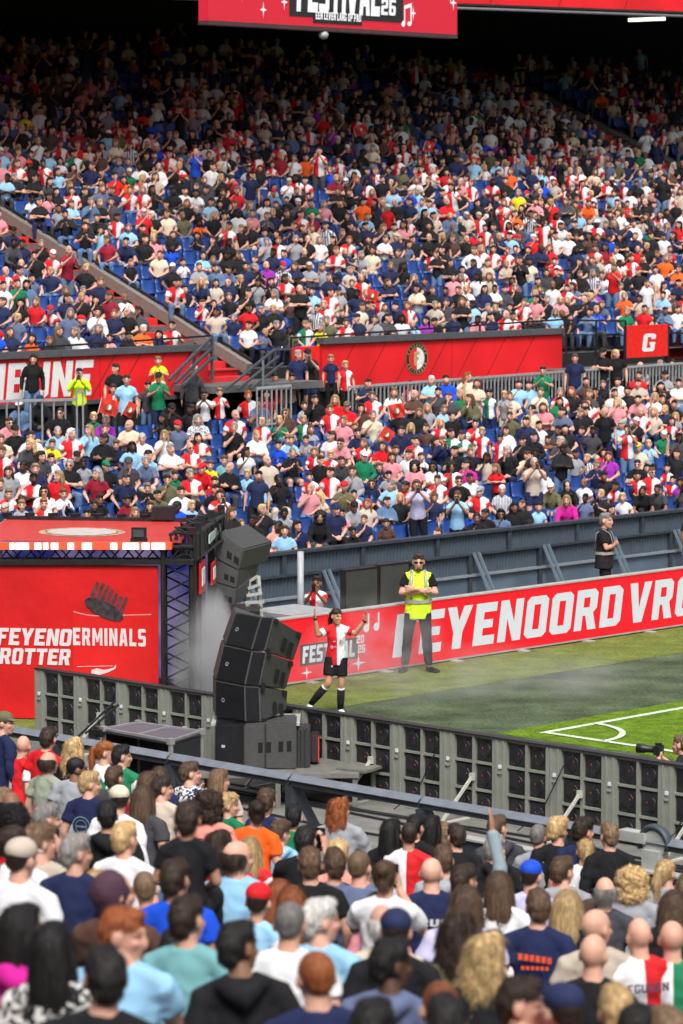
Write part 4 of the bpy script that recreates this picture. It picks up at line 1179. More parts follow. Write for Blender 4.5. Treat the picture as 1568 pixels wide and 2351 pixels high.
# plain pole, black cases and the boy's surroundings behind the board
a_, z_ = pick_b(690, 1300, 43.6); mb = MB(); mb.tube([W(a_, 43.6, -1.4), W(a_, 43.6, pick_b(690, 1266, 43.6)[1])], [.062, .062], 16); mb.build('pole', mat('pale_pole', (.36, .38, .40), .4), smooth=True, label='pale grey upright pole against the blue corrugated wall', category='pole')
for X0, X1, yt in ((787, 862, 1311), (866, 934, 1299)):
    a0, z0 = pick_b(X0, yt, 35.6); a1 = pick_b(X1, yt, 35.6)[0]
    t = thing('flight_case', ('left' if X0 < 800 else 'right') + ' one of two dark green grey panels standing behind the LED board', 'panel', W((a0 + a1) / 2, 35.6, 0), group='dark panels behind the LED board')
    on(t, MB().box(W((a0 + a1) / 2, 35.6, z0 / 2), (a1 - a0, .10, z0)).build('panel', mat('case_dark', (.035, .044, .038), .85, var=.15, scale=3)))
    mb = MB(); mb.box(W((a0 + a1) / 2, 35.6, z0 + .01), (a1 - a0 + .03, .12, .02)); 
    for s_ in (a0, a1): mb.box(W(s_, 35.59, z0 / 2), (.02, .12, z0))
    on(t, mb.build('edge_trim', BLACK))
a0, z0 = pick_b(628, 1420, B_BOARD + .9); a1 = pick_b(705, 1412, B_BOARD + .9)[0]
mb = MB(); mb.box(W((a0 + a1) / 2 - .1, B_BOARD + .75, zt - .02), (a1 - a0 + .3, .95, .05)); mb.build('equipment_cover', mat('grey_cover', (.30, .31, .32), .7, var=.1), label='flat grey cover beside the top of the red LED board near the loudspeakers', category='cover')
# ------------------------------------------------------------ red fronts of the upper stand
BF = 54.9
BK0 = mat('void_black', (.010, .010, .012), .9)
SEAM = mat('panel_seam', (.25, .008, .012), .6)
COP = mat('coping_grey', (.075, .08, .09), .6, var=.1)
def fascia(label, X0, X1, Yt0, Yt1, Yb0, Yb1, nseam=8, b=BF, extra=None):
    a0, z0t = pick_b(X0, Yt0, b); a1, z1t = pick_b(X1, Yt1, b); z0b = pick_b(X0, Yb0, b)[1]; z1b = pick_b(X1, Yb1, b)[1]; zt_ = (z0t + z1t) / 2; zb_ = (z0b + z1b) / 2
    t = thing('front_panel', label, 'wall panel', W((a0 + a1) / 2, b, zb_)); n = max(1, round((a1 - a0) / 3.2)); w = (a1 - a0) / n
    on(t, MB().box(W((a0 + a1) / 2, b + .05, (zt_ + zb_) / 2), (a1 - a0, .10, zt_ - zb_)).build('panel', REDP))
    mb = MB(); h = zt_ - zb_
    for i in range(nseam):
        x = a0 + (i + .3) * (a1 - a0) / nseam
        if x + h * .8 < a1: mb.quad([W(x, b - .004, zb_ + .01), W(x + .035, b - .004, zb_ + .01), W(x + .035 + h * .75, b - .004, zt_ - .01), W(x + h * .75, b - .004, zt_ - .01)])
    mb.box(W(a0 + (a1 - a0) * .52, b - .003, (zt_ + zb_) / 2), (.012, .004, h - .02))
    on(t, mb.build('seams', SEAM))
    on(t, MB().box(W((a0 + a1) / 2, b + .02, zt_ + .075), (a1 - a0 + .1, .22, .15)).box(W((a0 + a1) / 2, b + .06, zb_ - .05), (a1 - a0, .16, .10)).build('coping', COP))
    return t, a0, a1, zb_, zt_
tR, ra0, ra1, rzb, rzt = fascia('red panelled front of the upper stand carrying the round club crest', 740, 1291, 790, 766, 896, 852)
tL, la0, la1, lzb, lzt = fascia('red panelled front of the upper left block with big white letters IBUNE', -60, 478, 836, 796, 940, 895, 9)
a_, z_ = pick_b(956, 823, BF); r_ = (pick_b(956, 786, BF)[1] - pick_b(956, 860, BF)[1]) / 2
on(tR, emblem(None, W(a_, BF - .01, z_), U3, Z3, r_, 'crest')) if False else None
e_ = emblem(None, W(a_, BF - .01, z_), tuple(U3), tuple(Z3), r_, 'crest'); on(tR, e_)
h_ = lzt - lzb; a0 = pick_b(-66, 880, BF)[0]; a1 = pick_b(208, 870, BF)[0]
mb = MB(); text_on(mb, 'RIBUNE', W(a0, BF, lzb + h_ * .10), U3, Z3, h_ * .80, a1 - a0, .09, .10, -N3, .010); on(tL, mb.build('lettering', WHITE))
def railing(label, X0, X1, Y0, Y1, h=.42, b=BF + .1, base=None, step=1.6, cat='railing', mid=False):
    a0, z0 = pick_b(X0, Y0, b); a1, z1 = pick_b(X1, Y1, b); t = thing('railing', label, cat, W((a0 + a1) / 2, b, z0 - h)); mb = MB()
    mb.bar(W(a0, b, z0), W(a1, b, z1), .045, .045)
    if mid: mb.bar(W(a0, b, z0 - h * .4), W(a1, b, z1 - h * .4), .03, .03); mb.bar(W(a0, b, z0 - h * .75), W(a1, b, z1 - h * .75), .03, .03)
    on(t, mb.build('top_rail', BLACK)); n = max(1, round((a1 - a0) / step))
    for i in range(n + 1):
        a = a0 + (a1 - a0) * i / n; z = z0 + (z1 - z0) * i / n; on(t, MB().box(W(a, b, z - h / 2), (.04, .04, h)).build('post', BLACK))
    return t
railing('thin black handrail above the red front carrying the club crest', 668, 1300, 776, 733, .30)
railing('thin black handrail above the white letters on the left red front', -40, 486, 806, 771, .28)
railing('black railing around the raised landing right of the crest', 1300, 1436, 735, 737, .95, BF - .3, step=1.1, mid=True)
# landing, G sign and stair on the right
a0, z0 = pick_b(1296, 851, 54.0); a1 = pick_b(1600, 840, 54.0)[0]
mb = MB(); mb.box(W((a0 + a1) / 2, 54.6, z0 - .13), (a1 - a0, 1.6, .26)); mb.build('landing', DCONC, label='dark concrete landing right of the crest panel, below the letter G', category='landing')
a0, z0 = pick_b(1437, 748, 54.2); a1 = pick_b(1532, 745, 54.2)[0]; zb_ = pick_b(1437, 822, 54.2)[1]
t = thing('block_sign', 'red sign with a white letter G on the landing railing', 'sign', W(a0, 54.2, zb_))
on(t, MB().box(W((a0 + a1) / 2, 54.2, (z0 + zb_) / 2), (a1 - a0, .05, z0 - zb_)).build('board', mat('sign_red', (.75, .02, .015), .4)))
mb = MB(); h_ = z0 - zb_; text_on(mb, 'G', W(a0 + (a1 - a0) * .36, 54.17, zb_ + h_ * .17), U3, Z3, h_ * .56, (a1 - a0) * .30, .1, .10, -N3, .006); on(t, mb.build('lettering', WHITE))
[on(t, MB().box(W(q_, 54.2, zb_ + .1), (.06, .06, 1.5)).build('post', BLACK)) for q_ in (a0 - .03, a1 + .03)]
fascia('short red front panel behind the landing railing at the right edge', 1532, 1720, 760, 756, 826, 822, 3, 56.0)
railing('grey stair railing at the right edge beyond the letter G', 1532, 1700, 765, 765, .9, 54.6, step=1.3, mid=True)
a0, z0 = pick_b(1380, 775, 56.2); a1 = pick_b(1437, 775, 56.2)[0]; mb = MB(); mb.box(W((a0 + a1) / 2, 56.2, z0 - .5), (a1 - a0, .06, 1.0)); mb.build('back_panel', REDP, label='narrow red panel seen through the landing railing beside the letter G', category='wall panel')
# stair well on the left between the two red fronts
a0, zd = pick_b(486, 888, 53.6); a1 = pick_b(742, 880, 53.6)[0]
mb = MB(); mb.box(W((a0 + a1) / 2, 54.6, zd - .08), (a1 - a0, 2.0, .16)); mb.build('landing', DCONC, label='dark concrete landing at the foot of the red steps between the two red fronts', category='landing')
aS, zS = pick_b(558, 842, 55.2)
wS = .18; t = thing('aisle_parapet', 'pale concrete parapet running up beside the red steps of the left aisle', 'parapet', W(aS, 55.2, zS))
p0 = Vector(W(aS, 55.0, fl(UP_F, 55.0) + .26)); p1 = Vector(W(aS, 77, fl(UP_F, 77) + .26))
on(t, MB().bar(p0, p1, wS, .26).build('parapet', mat('pale_concrete', (.18, .165, .145), .8, var=.08)))
on(t, MB().bar(p0 + Z3 * .20 + U3 * .10, p1 + Z3 * .20 + U3 * .10, .05, .05).build('handrail', BLACK))
def red_steps(a0, a1, b0, n, label):
    mb = MB()
    for i in range(n * 2):
        b = b0 + i * .4; z = fl(UP_F, b + .2); mb.box(W((a0 + a1) / 2, b + .2, z - .05), (a1 - a0, .42, .22))
    mb.build('aisle_steps', REDS, label=label, category='steps')
red_steps(aS - 1.55, aS - .1, 54.9, 27, 'flight of red steps left of the pale concrete parapet')
aR_ = (pick_slope(1568, 440, 'b', *UP_F)[0] + pick_slope(1180, 200, 'b', *UP_F)[0]) / 2
red_steps(aR_ - .9, aR_ + .7, 60, 21, 'flight of red steps climbing through the upper right block')
mb = MB(); mb.bar(W(aR_ + 1.05, 60, fl(UP_F, 60) + .05), W(aR_ + 1.05, 77, fl(UP_F, 77) + .05), .5, .3); mb.build('aisle_kerb', CONC, label='grey concrete strip beside the red steps of the upper right block', category='kerb')
# diagonal stair rails on the left landing
GRS = mat('rail_grey', (.06, .075, .09), .45)
def drail(label, segs, w=.05):
    t = thing('stair_railing', label, 'railing', segs[0][0])
    for p, q in segs: on(t, MB().bar(p, q, w, w).build('rail', GRS))
def pb3(X, Y, b): a, z = pick_b(X, Y, b); return W(a, b, z)
drail('slanting grey stair railing left of the player entrance below the man leaning over', [(pb3(520, 893, 53), pb3(631, 802, 54.4)), (pb3(547, 893, 53), pb3(640, 818, 54.4)), (pb3(575, 893, 53), pb3(650, 834, 54.4)), (pb3(631, 802, 54.4), pb3(672, 801, 54.4)), (pb3(631, 802, 54.4), pb3(631, 868, 54.4)), (pb3(604, 893, 53), pb3(604, 828, 53.6))])
drail('dark slanting stair railing in front of the end of the left red front', [(pb3(388, 873, 53), pb3(484, 776, 54.6)), (pb3(402, 880, 53), pb3(486, 800, 54.6)), (pb3(420, 885, 53), pb3(487, 822, 54.6)), (pb3(487, 772, 54.6), pb3(487, 872, 54.6)), (pb3(446, 800, 54), pb3(446, 872, 54))], .06)
a0, z0 = pick_b(671, 797, 54.6); a1 = pick_b(732, 794, 54.6)[0]; zb_ = pick_b(671, 845, 54.6)[1]
t = thing('block_sign', 'red sign with a white letter H beside the left landing', 'sign', W(a0, 54.6, zb_))
on(t, MB().box(W((a0 + a1) / 2, 54.6, (z0 + zb_) / 2), (a1 - a0, .05, z0 - zb_)).build('board', MATS['sign_red']))
mb = MB(); text_on(mb, 'H', W(a0 + (a1 - a0) * .34, 54.57, zb_ + (z0 - zb_) * .22), U3, Z3, (z0 - zb_) * .5, (a1 - a0) * .3, .1, .08, -N3, .006); on(t, mb.build('lettering', WHITE))
MB().box(W(66, 55.06, 1.9), (60, .1, 1.9)).build('under_panel', BK0, label='black panel filling the dark region below the red fronts behind the galvanised barriers', category='wall')  # dark panel standing in for the black region under the fronts
# galvanised barriers behind the lower block
GALV = mat('galvanised', (.40, .43, .45), .4, metal=.3, var=.1)
def barrier(label, X0, X1, Y0, Y1, b, h=.95, pitch=.14):
    a0, z0 = pick_b(X0, Y0, b); a1, z1 = pick_b(X1, Y1, b); t = thing('crowd_barrier', label, 'barrier', W(a0, b, z0 - h))
    on(t, MB().bar(W(a0, b, z0), W(a1, b, z1), .055, .055).bar(W(a0, b, z0 - h + .1), W(a1, b, z1 - h + .1), .04, .04).build('rail', GALV))
    mb = MB(); n = max(1, int((a1 - a0) / pitch))
    for i in range(n + 1): a = a0 + (a1 - a0) * i / n; z = z0 + (z1 - z0) * i / n; mb.box(W(a, b, z - h / 2), (.028, .028, h))
    on(t, mb.build('bars', GALV)); return t
barrier('galvanised barrier under the red front with the club crest', 800, 1292, 889, 853, 54.0)
barrier('galvanised barrier at the back of the lower right block under the letter G', 1296, 1640, 853, 829, 53.7)
t = barrier('galvanised barrier beside the yellow steward under the white letters', -40, 176, 922, 917, 53.2, 1.0, .3)
barrier('short galvanised barrier right of the slanting stair railing', 590, 668, 892, 885, 52.8)
t = barrier('galvanised barrier end between the steward and the man in sunglasses', 176, 190, 898, 899, 53.0, 1.15, .3)

# ------------------------------------------------------------ roof, second ring and big screen
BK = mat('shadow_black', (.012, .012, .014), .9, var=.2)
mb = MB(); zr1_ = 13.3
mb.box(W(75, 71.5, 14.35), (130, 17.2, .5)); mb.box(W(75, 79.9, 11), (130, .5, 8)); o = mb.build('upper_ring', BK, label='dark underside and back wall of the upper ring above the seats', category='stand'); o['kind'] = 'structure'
a0, z0 = pick_b(1050, 8, 63.0); a1, z1 = pick_b(1568, 27, 63.0); sl_ = (z1 - z0) / (a1 - a0)
t = thing('upper_front', 'long red front of the upper ring at the top right with a grey pipe below', 'wall panel', W(a0, 63, z0))
pA = W(a0 - 45, 63.0, z0 - sl_ * 45); pB = W(a1 + 30, 63.0, z1 + sl_ * 30)
on(t, MB().bar(Vector(pA) + Z3 * .85, Vector(pB) + Z3 * .85, .15, 1.7).build('panel', REDP)); on(t, MB().bar(Vector(pA) - Z3 * .03, Vector(pB) - Z3 * .03, .3, .06).build('soffit', BK))
mb = MB(); mb.tube([Vector(pA) - Z3 * .14 - N3 * .1, Vector(pB) - Z3 * .14 - N3 * .1], [.045, .045], 10); on(t, mb.build('pipe', mat('pipe_grey', (.20, .20, .21), .5), smooth=True))
mb = MB()
for i in range(12):
    x = a0 - 8 + i * 3.1; zz = z0 + sl_ * (x - a0); mb.quad([W(x, 62.91, zz + .02), W(x + .04, 62.91, zz + .02), W(x + .9, 62.91, zz + 1.6), W(x + .86, 62.91, zz + 1.6)])
on(t, mb.build('seams', SEAM))
a0, z0 = pick_b(1447, 46, 64.2); a1, z1 = pick_b(1523, 43, 64.2)
t = thing('ceiling_lamp', 'lit fluorescent lamp under the red upper front at the top right', 'lamp', W(a0, 64.2, z0)); on(t, MB().bar(W(a0, 64.2, z0), W(a1, 64.2, z1), .16, .10).build('tube', mat('lamp_glow', (.8, .8, .7), .5, emit=(.85, .9, .72), estr=1.8))); on(t, MB().bar(W(a0 - .05, 64.2, z0 + .08), W(a1 + .05, 64.2, z1 + .08), .2, .05).build('housing', LGREY))
# big screen
BS = 58.0; a0, z0 = pick_b(480, 51, BS); a1, z1 = pick_b(1051, 75, BS); zb_ = (z0 + z1) / 2; hS = 3.6
SLED = mat('screen_red', (.2, .01, .015), .5, var=.03, emit=(.40, .006, .022), estr=.85); led_grid(SLED)
t = thing('video_screen', 'hanging video screen at the top showing FESTIVAL 26 on dark red', 'screen', W((a0 + a1) / 2, BS, zb_))
on(t, MB().box(W((a0 + a1) / 2, BS + .2, zb_ + hS / 2), (a1 - a0, .35, hS)).build('screen', SLED))
on(t, MB().box(W((a0 + a1) / 2, BS + .2, zb_ - .05), (a1 - a0 + .02, .38, .10)).build('frame', mat('screen_frame', (.07, .035, .035), .5)))
SW = mat('screen_white', (.4, .4, .4), .5, emit=(.62, .62, .66), estr=.55); SB = mat('screen_black', (.02, .02, .02), .5)
def sx(X, Y): a, z = pick_b(X, Y, BS); return a, z
aa, zz = sx(680, 26); ab_, _ = sx(871, 30); mb = MB(); mb.box(W((aa + ab_) / 2 + .35, BS + .018, zz + .62), (ab_ - aa + 1.15, .02, 1.5)); a2, z2 = sx(724, 46); a3, _ = sx(828, 46); mb.box(W((a2 + a3) / 2, BS + .018, z2 + .12), (a3 - a2 + .12, .02, .40)); on(t, mb.build('lettering', SB))
mb = MB(); text_on(mb, 'FESTIVAL', W(aa, BS, zz), U3, Z3, 1.15, ab_ - aa, .06, .08, -N3, .012); a4, z4 = sx(874, 34); text_on(mb, '26', W(a4, BS, z4), U3, Z3, .42, .55, .08, .05, -N3, .012); text_on(mb, '20', W(a4 - .04, BS, z4 + .50), U3, Z3, .42, .55, .08, .05, -N3, .012)
text_on(mb, 'EEN LEVEN LANG OP PAD', W(a2, BS, z2 + .02), U3, Z3, .20, a3 - a2, .08, .06, -N3, .012)
for X, Y, s in ((604, 42, .42), (652, 24, .42), (758 - 100, 0, .3), (948, 48, .40), (1060 - 20, 26, .45), (1054 - 20, 12, .6), (1000, -2, .4), (556, 4, .45)):
    v, f = glyph('star'); x, z = sx(X, Y); mb.add(np.array(W(x - s * .3, BS, z)) + v[:, :1] * s * .6 * np.array(U3) + v[:, 1:2] * s * np.array(Z3) - np.array(N3) * .012, f)
v, f = glyph('note'); x, z = sx(922, 60); mb.add(np.array(W(x, BS, z)) + v[:, :1] * .42 * np.array(U3) + v[:, 1:2] * .62 * np.array(Z3) - np.array(N3) * .012, f)
on(t, mb.build('lettering', SW))
a_, z_ = sx(749, 80); mb = MB(); mb.ell(W(a_, BS + .1, z_ - .0), (.13, .13, .11), 12); mb.box(W(a_, BS + .1, z_ + .12), (.10, .10, .1)); mb.build('dome_camera', mat('dome_white', (.4, .4, .4), .4), smooth=True, label='small pale dome camera hanging under the big video screen', category='camera')
# plain unseen stands with roofs on three sides, added to cut low sky light
for nm, c, d, rf in (('opposite_stand_blocker', (50, -62, 9), (170, 4, 22), ((50, -52, 20), (170, 22, .6))), ('rear_stand_blocker', (-22, 8, 9), (4, 150, 22), ((-14, 8, 19), (18, 150, .6))), ('end_stand_blocker', (128, 8, 9), (4, 150, 22), ((120, 8, 19), (18, 150, .6)))):
    mb = MB(); mb.box(W(*c), d); mb.box(W(*rf[0]), rf[1]); o = mb.build(nm, DCONC); o['kind'] = 'structure'

# ------------------------------------------------------------ stage
TH = R(8); SR = Vector((math.cos(TH), -math.sin(TH), 0)); SK = Vector((math.sin(TH) * .35, math.cos(TH), 0)).normalized(); SN = -Vector((-SR.y, SR.x, 0)) * -1
SN = Vector((-math.sin(TH), -math.cos(TH), 0))       # towards the camera
FRc = Vector((-1.98, 43.6, 0))
def pl(X, Y):      # point on the stage front plane
    d = ray(X, Y); n = SN; o_ = Vector((0, 0, CAMZ)); t_ = (FRc - o_).dot(n) / d.dot(n); return o_ + d * t_
BANN = mat('banner_red', (.60, .006, .008), .5, var=.09, scale=1.1, bump=.035, bscale=1.3)
st = thing('stage', 'red stage with black truss frame, lamps and a printed front banner at the left', 'stage', FRc)
def on2(o): return on(st, o)
pTR, pTL, pBR, pBL = pl(362, 1299), pl(-60, 1295), pl(362, 1640), pl(-60, 1640)
zt1 = pTR.z; zb1 = .02
def spt(p, z): return Vector((p.x, p.y, z))
mb = MB(); mb.quad([spt(pTL, zb1), spt(pTR, zb1), spt(pTR, zt1), spt(pTL, zt1)]); mb.quad([spt(pTL, zb1) - SN * .03, spt(pTL, zt1) - SN * .03, spt(pTR, zt1) - SN * .03, spt(pTR, zb1) - SN * .03])
ban = on2(mb.build('banner', BANN))
def sub(o): o.parent = ban; o.matrix_parent_inverse = Matrix(); return o
PW = mat('print_pale', (.70, .62, .64), .5, var=.02)
def ptxt(mb, txt, X0, X1, Yt, Yb, shear=.12, gap=.08, off=.010):
    p0 = pl(X0, Yb); p1 = pl(X1, Yb); pt = pl(X0, Yt); text_on(mb, txt, p0, SR, Z3, pt.z - p0.z, (p1 - p0).length, gap, shear, SN, off)
mb = MB(); ptxt(mb, 'FEYENO', -8, 162, 1441, 1480); ptxt(mb, 'ROTTER', -2, 160, 1487, 1524); ptxt(mb, 'ERMINALS', 168, 335, 1441, 1481, 0, .16); sub(mb.build('lettering', PW))
mb = MB()        # curling flap: a narrow bright edge over the red, with the flap itself
P = [pl(168 + i * 18, 1405 + 10 * math.sin(min(1, i / 3) * math.pi / 2) - .35 * max(0, i - 3) ** 1.1) for i in range(11)]
for i in range(10): mb.quad([P[i] + SN * .008, P[i + 1] + SN * .008, P[i + 1] + SN * .008 + Z3 * .016, P[i] + SN * .008 + Z3 * .016])
sub(mb.build('flap_edge', mat('flap_pink', (.75, .25, .25), .5)))
mb = MB(); Q = [pl(168 + i * 18, 1640) for i in range(11)]
for i in range(10): mb.quad([Vector((Q[i].x, Q[i].y, .06)) + SN * .004, Vector((Q[i + 1].x, Q[i + 1].y, .06)) + SN * .004, P[i + 1] + SN * .004, P[i] + SN * .004])
sub(mb.build('flap', mat('flap_red', (.64, .010, .010), .5, var=.09, scale=1.2, bump=.035, bscale=1.3)))
mb = MB()        # grey print of a tilted round building above the flap
c0 = pl(246, 1384)
def rot2(x, y, a=-25): return x * math.cos(R(a)) - y * math.sin(R(a)), x * math.sin(R(a)) + y * math.cos(R(a))
for k in range(7):
    x0 = -.26 + k * .075; q = [rot2(x0, -.16), rot2(x0 + .062, -.16), rot2(x0 + .05, .20 + .03 * math.sin(k)), rot2(x0 + .004, .20 + .03 * math.sin(k))]
    mb.quad([c0 + SR * x + Z3 * y + SN * .010 for x, y in q])
sub(mb.build('grey_print', mat('print_dark', (.085, .03, .035), .6, var=.4, scale=8)))
mb = MB(); q = [rot2(.30 * math.cos(t_ / 12 * math.pi * 2), -.10 + .11 * math.sin(t_ / 12 * math.pi * 2)) for t_ in range(12)]; mb.quad([c0 + SR * x + Z3 * y + SN * .013 for x, y in q]); sub(mb.build('grey_print', mat('print_black', (.035, .025, .03), .6, var=.5, scale=14)))
mb = MB()        # helicopter print
c0 = pl(226, 1541)
for q in ([(-.10, -.03), (.02, -.05), (.12, -.02), (.24, .04), (.25, .10), (.21, .05), (.08, .02), (-.02, .04), (-.09, .02)], [(-.30, .055), (.20, .075), (.20, .082), (-.30, .062)]):
    mb.quad([c0 + SR * x + Z3 * y + SN * .010 for x, y in q])
sub(mb.build('helicopter_print', mat('print_white', (.75, .62, .64), .5)))
def lattice(mb, p, q, w=.30, r=.022, n=8, up=Z3, rt=.012):
    p, q = Vector(p), Vector(q); d = (q - p).normalized(); x = d.cross(up).normalized() if abs(d.dot(up)) < .9 else SR.copy(); y = x.cross(d)
    cs = [x * sx_ * w / 2 + y * sy_ * w / 2 for sx_, sy_ in ((1, 1), (1, -1), (-1, -1), (-1, 1))]
    for c in cs: mb.tube([p + c, q + c], [r, r], 6)
    for k in range(n):
        a = p + (q - p) * (k / n); b = p + (q - p) * ((k + 1) / n)
        for i in range(4): c0_, c1_ = cs[i], cs[(i + 1) % 4]; mb.tube([a + (c0_ if k % 2 else c1_), b + (c1_ if k % 2 else c0_)], [rt, rt], 5)
# right front column
cL, cR = pl(372, 1590), pl(436, 1590); cm = (cL + cR) / 2; wC = (cR - cL).length; zt2 = pl(400, 1262).z
mb = MB(); lattice(mb, Vector((cm.x, cm.y, 0)) - SN * wC / 2, Vector((cm.x, cm.y, zt2)) - SN * wC / 2, wC, .035, 12, Vector((0, 1, 0)), .014); on2(mb.build('truss_column', BLACK))
pE = pl(440, 1590); mb = MB(); mb.box(Vector((pE.x, pE.y, zt2 / 2 + .15)) - SN * .1, (.09, .10, zt2 + .3), (SR, SN, Z3)); on2(mb.build('corner_post', mat('dark_red_post', (.035, .006, .008), .5)))
# front beam, lamps
pf0, pf1 = pl(-60, 1272), pl(445, 1272); wB = pl(200, 1258).z - pl(200, 1290).z
mb = MB(); lattice(mb, pf0 - SN * wB / 2, pf1 - SN * wB / 2, wB, .030, 18, Z3, .012); mb.bar(pl(-60, 1291) + SN * .02, pl(445, 1291) + SN * .02, .06, .06); on2(mb.build('front_truss', BLACK))
lb0, lb1 = pl(-60, 1252), pl(396, 1252); mb = MB(); mb.bar(lb0 + SN * .05, lb1 + SN * .05, .10, .10); on2(mb.build('lamp_bar', mat('lamp_bar_red', (.5, .05, .02), .4, emit=(.8, .10, .04), estr=.5)))
for X0, X1 in ((-40, -10), (27, 36), (40, 70), (84, 98), (104, 114), (122, 137), (160, 173), (193, 214), (258, 272), (286, 322), (330, 346), (352, 382)):
    mb = MB(); mb.bar(pl(X0, 1252) + SN * .11, pl(X1, 1252) + SN * .11, .03, .085); on2(mb.build('lamp', mat('stage_lamp', (.9, .9, .9), .4, emit=(1, .93, .88), estr=2.2)))
# roof
zR = pl(200, 1247).z + .02; dR = 3.0
rf = [Vector((p.x, p.y, zR)) for p in (pl(-60, 1247), pl(415, 1247))]; rf += [rf[1] + SK * dR - SR * .15, rf[0] + SK * dR]
ROOF = mat('roof_red', (.62, .045, .035), .28, var=.04, scale=2, spec=.8)
on2(MB().quad(rf).build('roof', ROOF)); bk0, bk1 = rf[3], rf[2]
mb = MB(); mb.bar(bk0, bk1 + SR * .5, .12, .10); 
for i in range(9): p = bk0 + (bk1 - bk0) * (i / 8); mb.box(p + Z3 * .06, (.12, .08, .08))
on2(mb.build('rear_beam', BLACK))
cE = rf[0] + (rf[1] - rf[0]) * ((162 + 60) / 475) + SK * dR * .42; cE.z += .004
mb = MB(); disc(mb, tuple(cE), tuple(SR), tuple(SK), .52, .62, 40); on2(mb.build('roof_crest_ring', mat('crest_tan', (.36, .28, .16), .6, var=.4, scale=14)))
mb = MB(); disc(mb, tuple(cE + Z3 * .004), tuple(SR), tuple(SK), 0, .50, 40); on2(mb.build('roof_crest_field', mat('roof_print', (.48, .44, .42), .5)))
# side truss running back
s0_, s1_ = pl(428, 1262), None; s0_ = Vector((s0_.x, s0_.y, zR - .06)); s1_ = s0_ + SK * (dR + .0) + SR * .1
mb = MB(); lattice(mb, s0_ - SR * .05, s1_, .34, .028, 12, Z3, .014); mb.bar(s0_ + SR * .12, s1_ + SR * .10, .05, .34); on2(mb.build('side_truss', BLACK))
mb = MB(); 
for k in range(26): q = s0_ + (s1_ - s0_) * (k / 26) + Z3 * rr.uniform(.12, .2) + SR * rr.uniform(-.15, .15); mb.box(q, (rr.uniform(.04, .12), rr.uniform(.05, .14), rr.uniform(.04, .1)), (SR, SK, Z3))
for k in range(6):
    q = s0_ + (s1_ - s0_) * (k / 6) + Z3 * .2; mb.tube([q, q + Vector((rr.uniform(-.2, .2), .3, rr.uniform(.0, .12))), q + Vector((rr.uniform(-.2, .2), .6, -.02))], [.014] * 3, 5)
on2(mb.build('cabling', BLACK))
mb = MB(); q = s0_; mb.box(q * .35 + s1_ * .65 + SR * .15, (.02, 1.7, .12), (SR, SK, Z3)); on2(mb.build('side_strip', mat('strip_pale', (.5, .6, .55), .4)))
for fr, w_, h_, z_ in ((.20, .65, .42, -.46), (.62, .5, .30, -.55)):
    mb = MB(); q = s0_ + (s1_ - s0_) * fr + SR * .14 + Z3 * z_; mb.box(q, (.03, w_, h_), (SR, SK, Z3)); on2(mb.build('side_sign', mat('side_sign_red', (.6, .02, .02), .4)))
    mb = MB(); mb.box(q + SR * .02, (.01, w_ * .6, h_ * .55), (SR, SK, Z3)); on2(mb.build('side_sign_print', WHITE))
for fr, X_ in ((.99, .12), (.72, .05), (.45, .0), (.12, .10)):
    q = s0_ + (s1_ - s0_) * fr + SR * (.04 + X_ * .7); mb = MB(); mb.box(Vector((q.x, q.y, zR / 2 + .10)), (.10, .10, zR + .3), (SR, SK, Z3)); on2(mb.build('rear_post', BLACK))
# dark interior with a blue and white lit back screen
q0 = rf[3] - Z3 * 0; mb = MB(); mb.quad([Vector((rf[3].x, rf[3].y, .1)) - SK * .5, Vector((rf[2].x, rf[2].y, .1)) - SK * .5 + SR * .35, Vector((rf[2].x, rf[2].y, zR - .12)) - SK * .5 + SR * .35, Vector((rf[3].x, rf[3].y, zR - .12)) - SK * .5])
SCR = mat('stage_screen', (.05, .05, .12), .5, emit=(.05, .08, .42), estr=.5)
nt = SCR.node_tree; tc = nt.nodes.new('ShaderNodeTexCoord'); vz = nt.nodes.new('ShaderNodeTexNoise'); vz.inputs['Scale'].default_value = 1.3; nt.links.new(tc.outputs['Object'], vz.inputs['Vector'])
cr_ = nt.nodes.new('ShaderNodeValToRGB'); nt.links.new(vz.outputs[0], cr_.inputs[0]); e = cr_.color_ramp.elements; e[0].position = .42; e[0].color = (.012, .02, .16, 1); e[1].position = .70; e[1].color = (.30, .25, .42, 1); nt.links.new(cr_.outputs[0], nt.nodes['Principled BSDF'].inputs['Emission Color'])
on2(mb.build('back_screen', SCR))
mb = MB(); c = (pl(150, 1650) + SK * 2.2); mb.box(Vector((c.x, c.y, .12)), (5.2, 3.9, .24), (SR, SK, Z3)); on2(mb.build('stage_floor', BLACK))
# flood lamp on the roof edge, and a small black box on the rear beam
c = pl(319, 1224); c.z = zR; t = thing('flood_lamp', 'small black square flood lamp standing on the stage roof edge', 'lamp', c)
on(t, MB().box(c + Z3 * .13, (.20, .07, .15), (SR, SN, Z3)).build('housing', BLACK)); on(t, MB().box(c + Z3 * .13 + SN * .045, (.15, .01, .10), (SR, SN, Z3)).build('lens', mat('lens_grey', (.06, .07, .08), .15))); on(t, MB().box(c + Z3 * .03, (.23, .05, .06), (SR, SN, Z3)).build('bracket', BLACK))
c = rf[3] + (rf[2] - rf[3]) * ((370 + 60) / 505); t = thing('control_box', 'small black box standing on the rear edge of the stage roof', 'box', c); on(t, MB().box(c + Z3 * .12, (.32, .2, .18), (SR, SN, Z3)).build('case', BLACK)); on(t, MB().box(c + Z3 * .22, (.28, .16, .02), (SR, SN, Z3)).build('lid', DSTEEL))

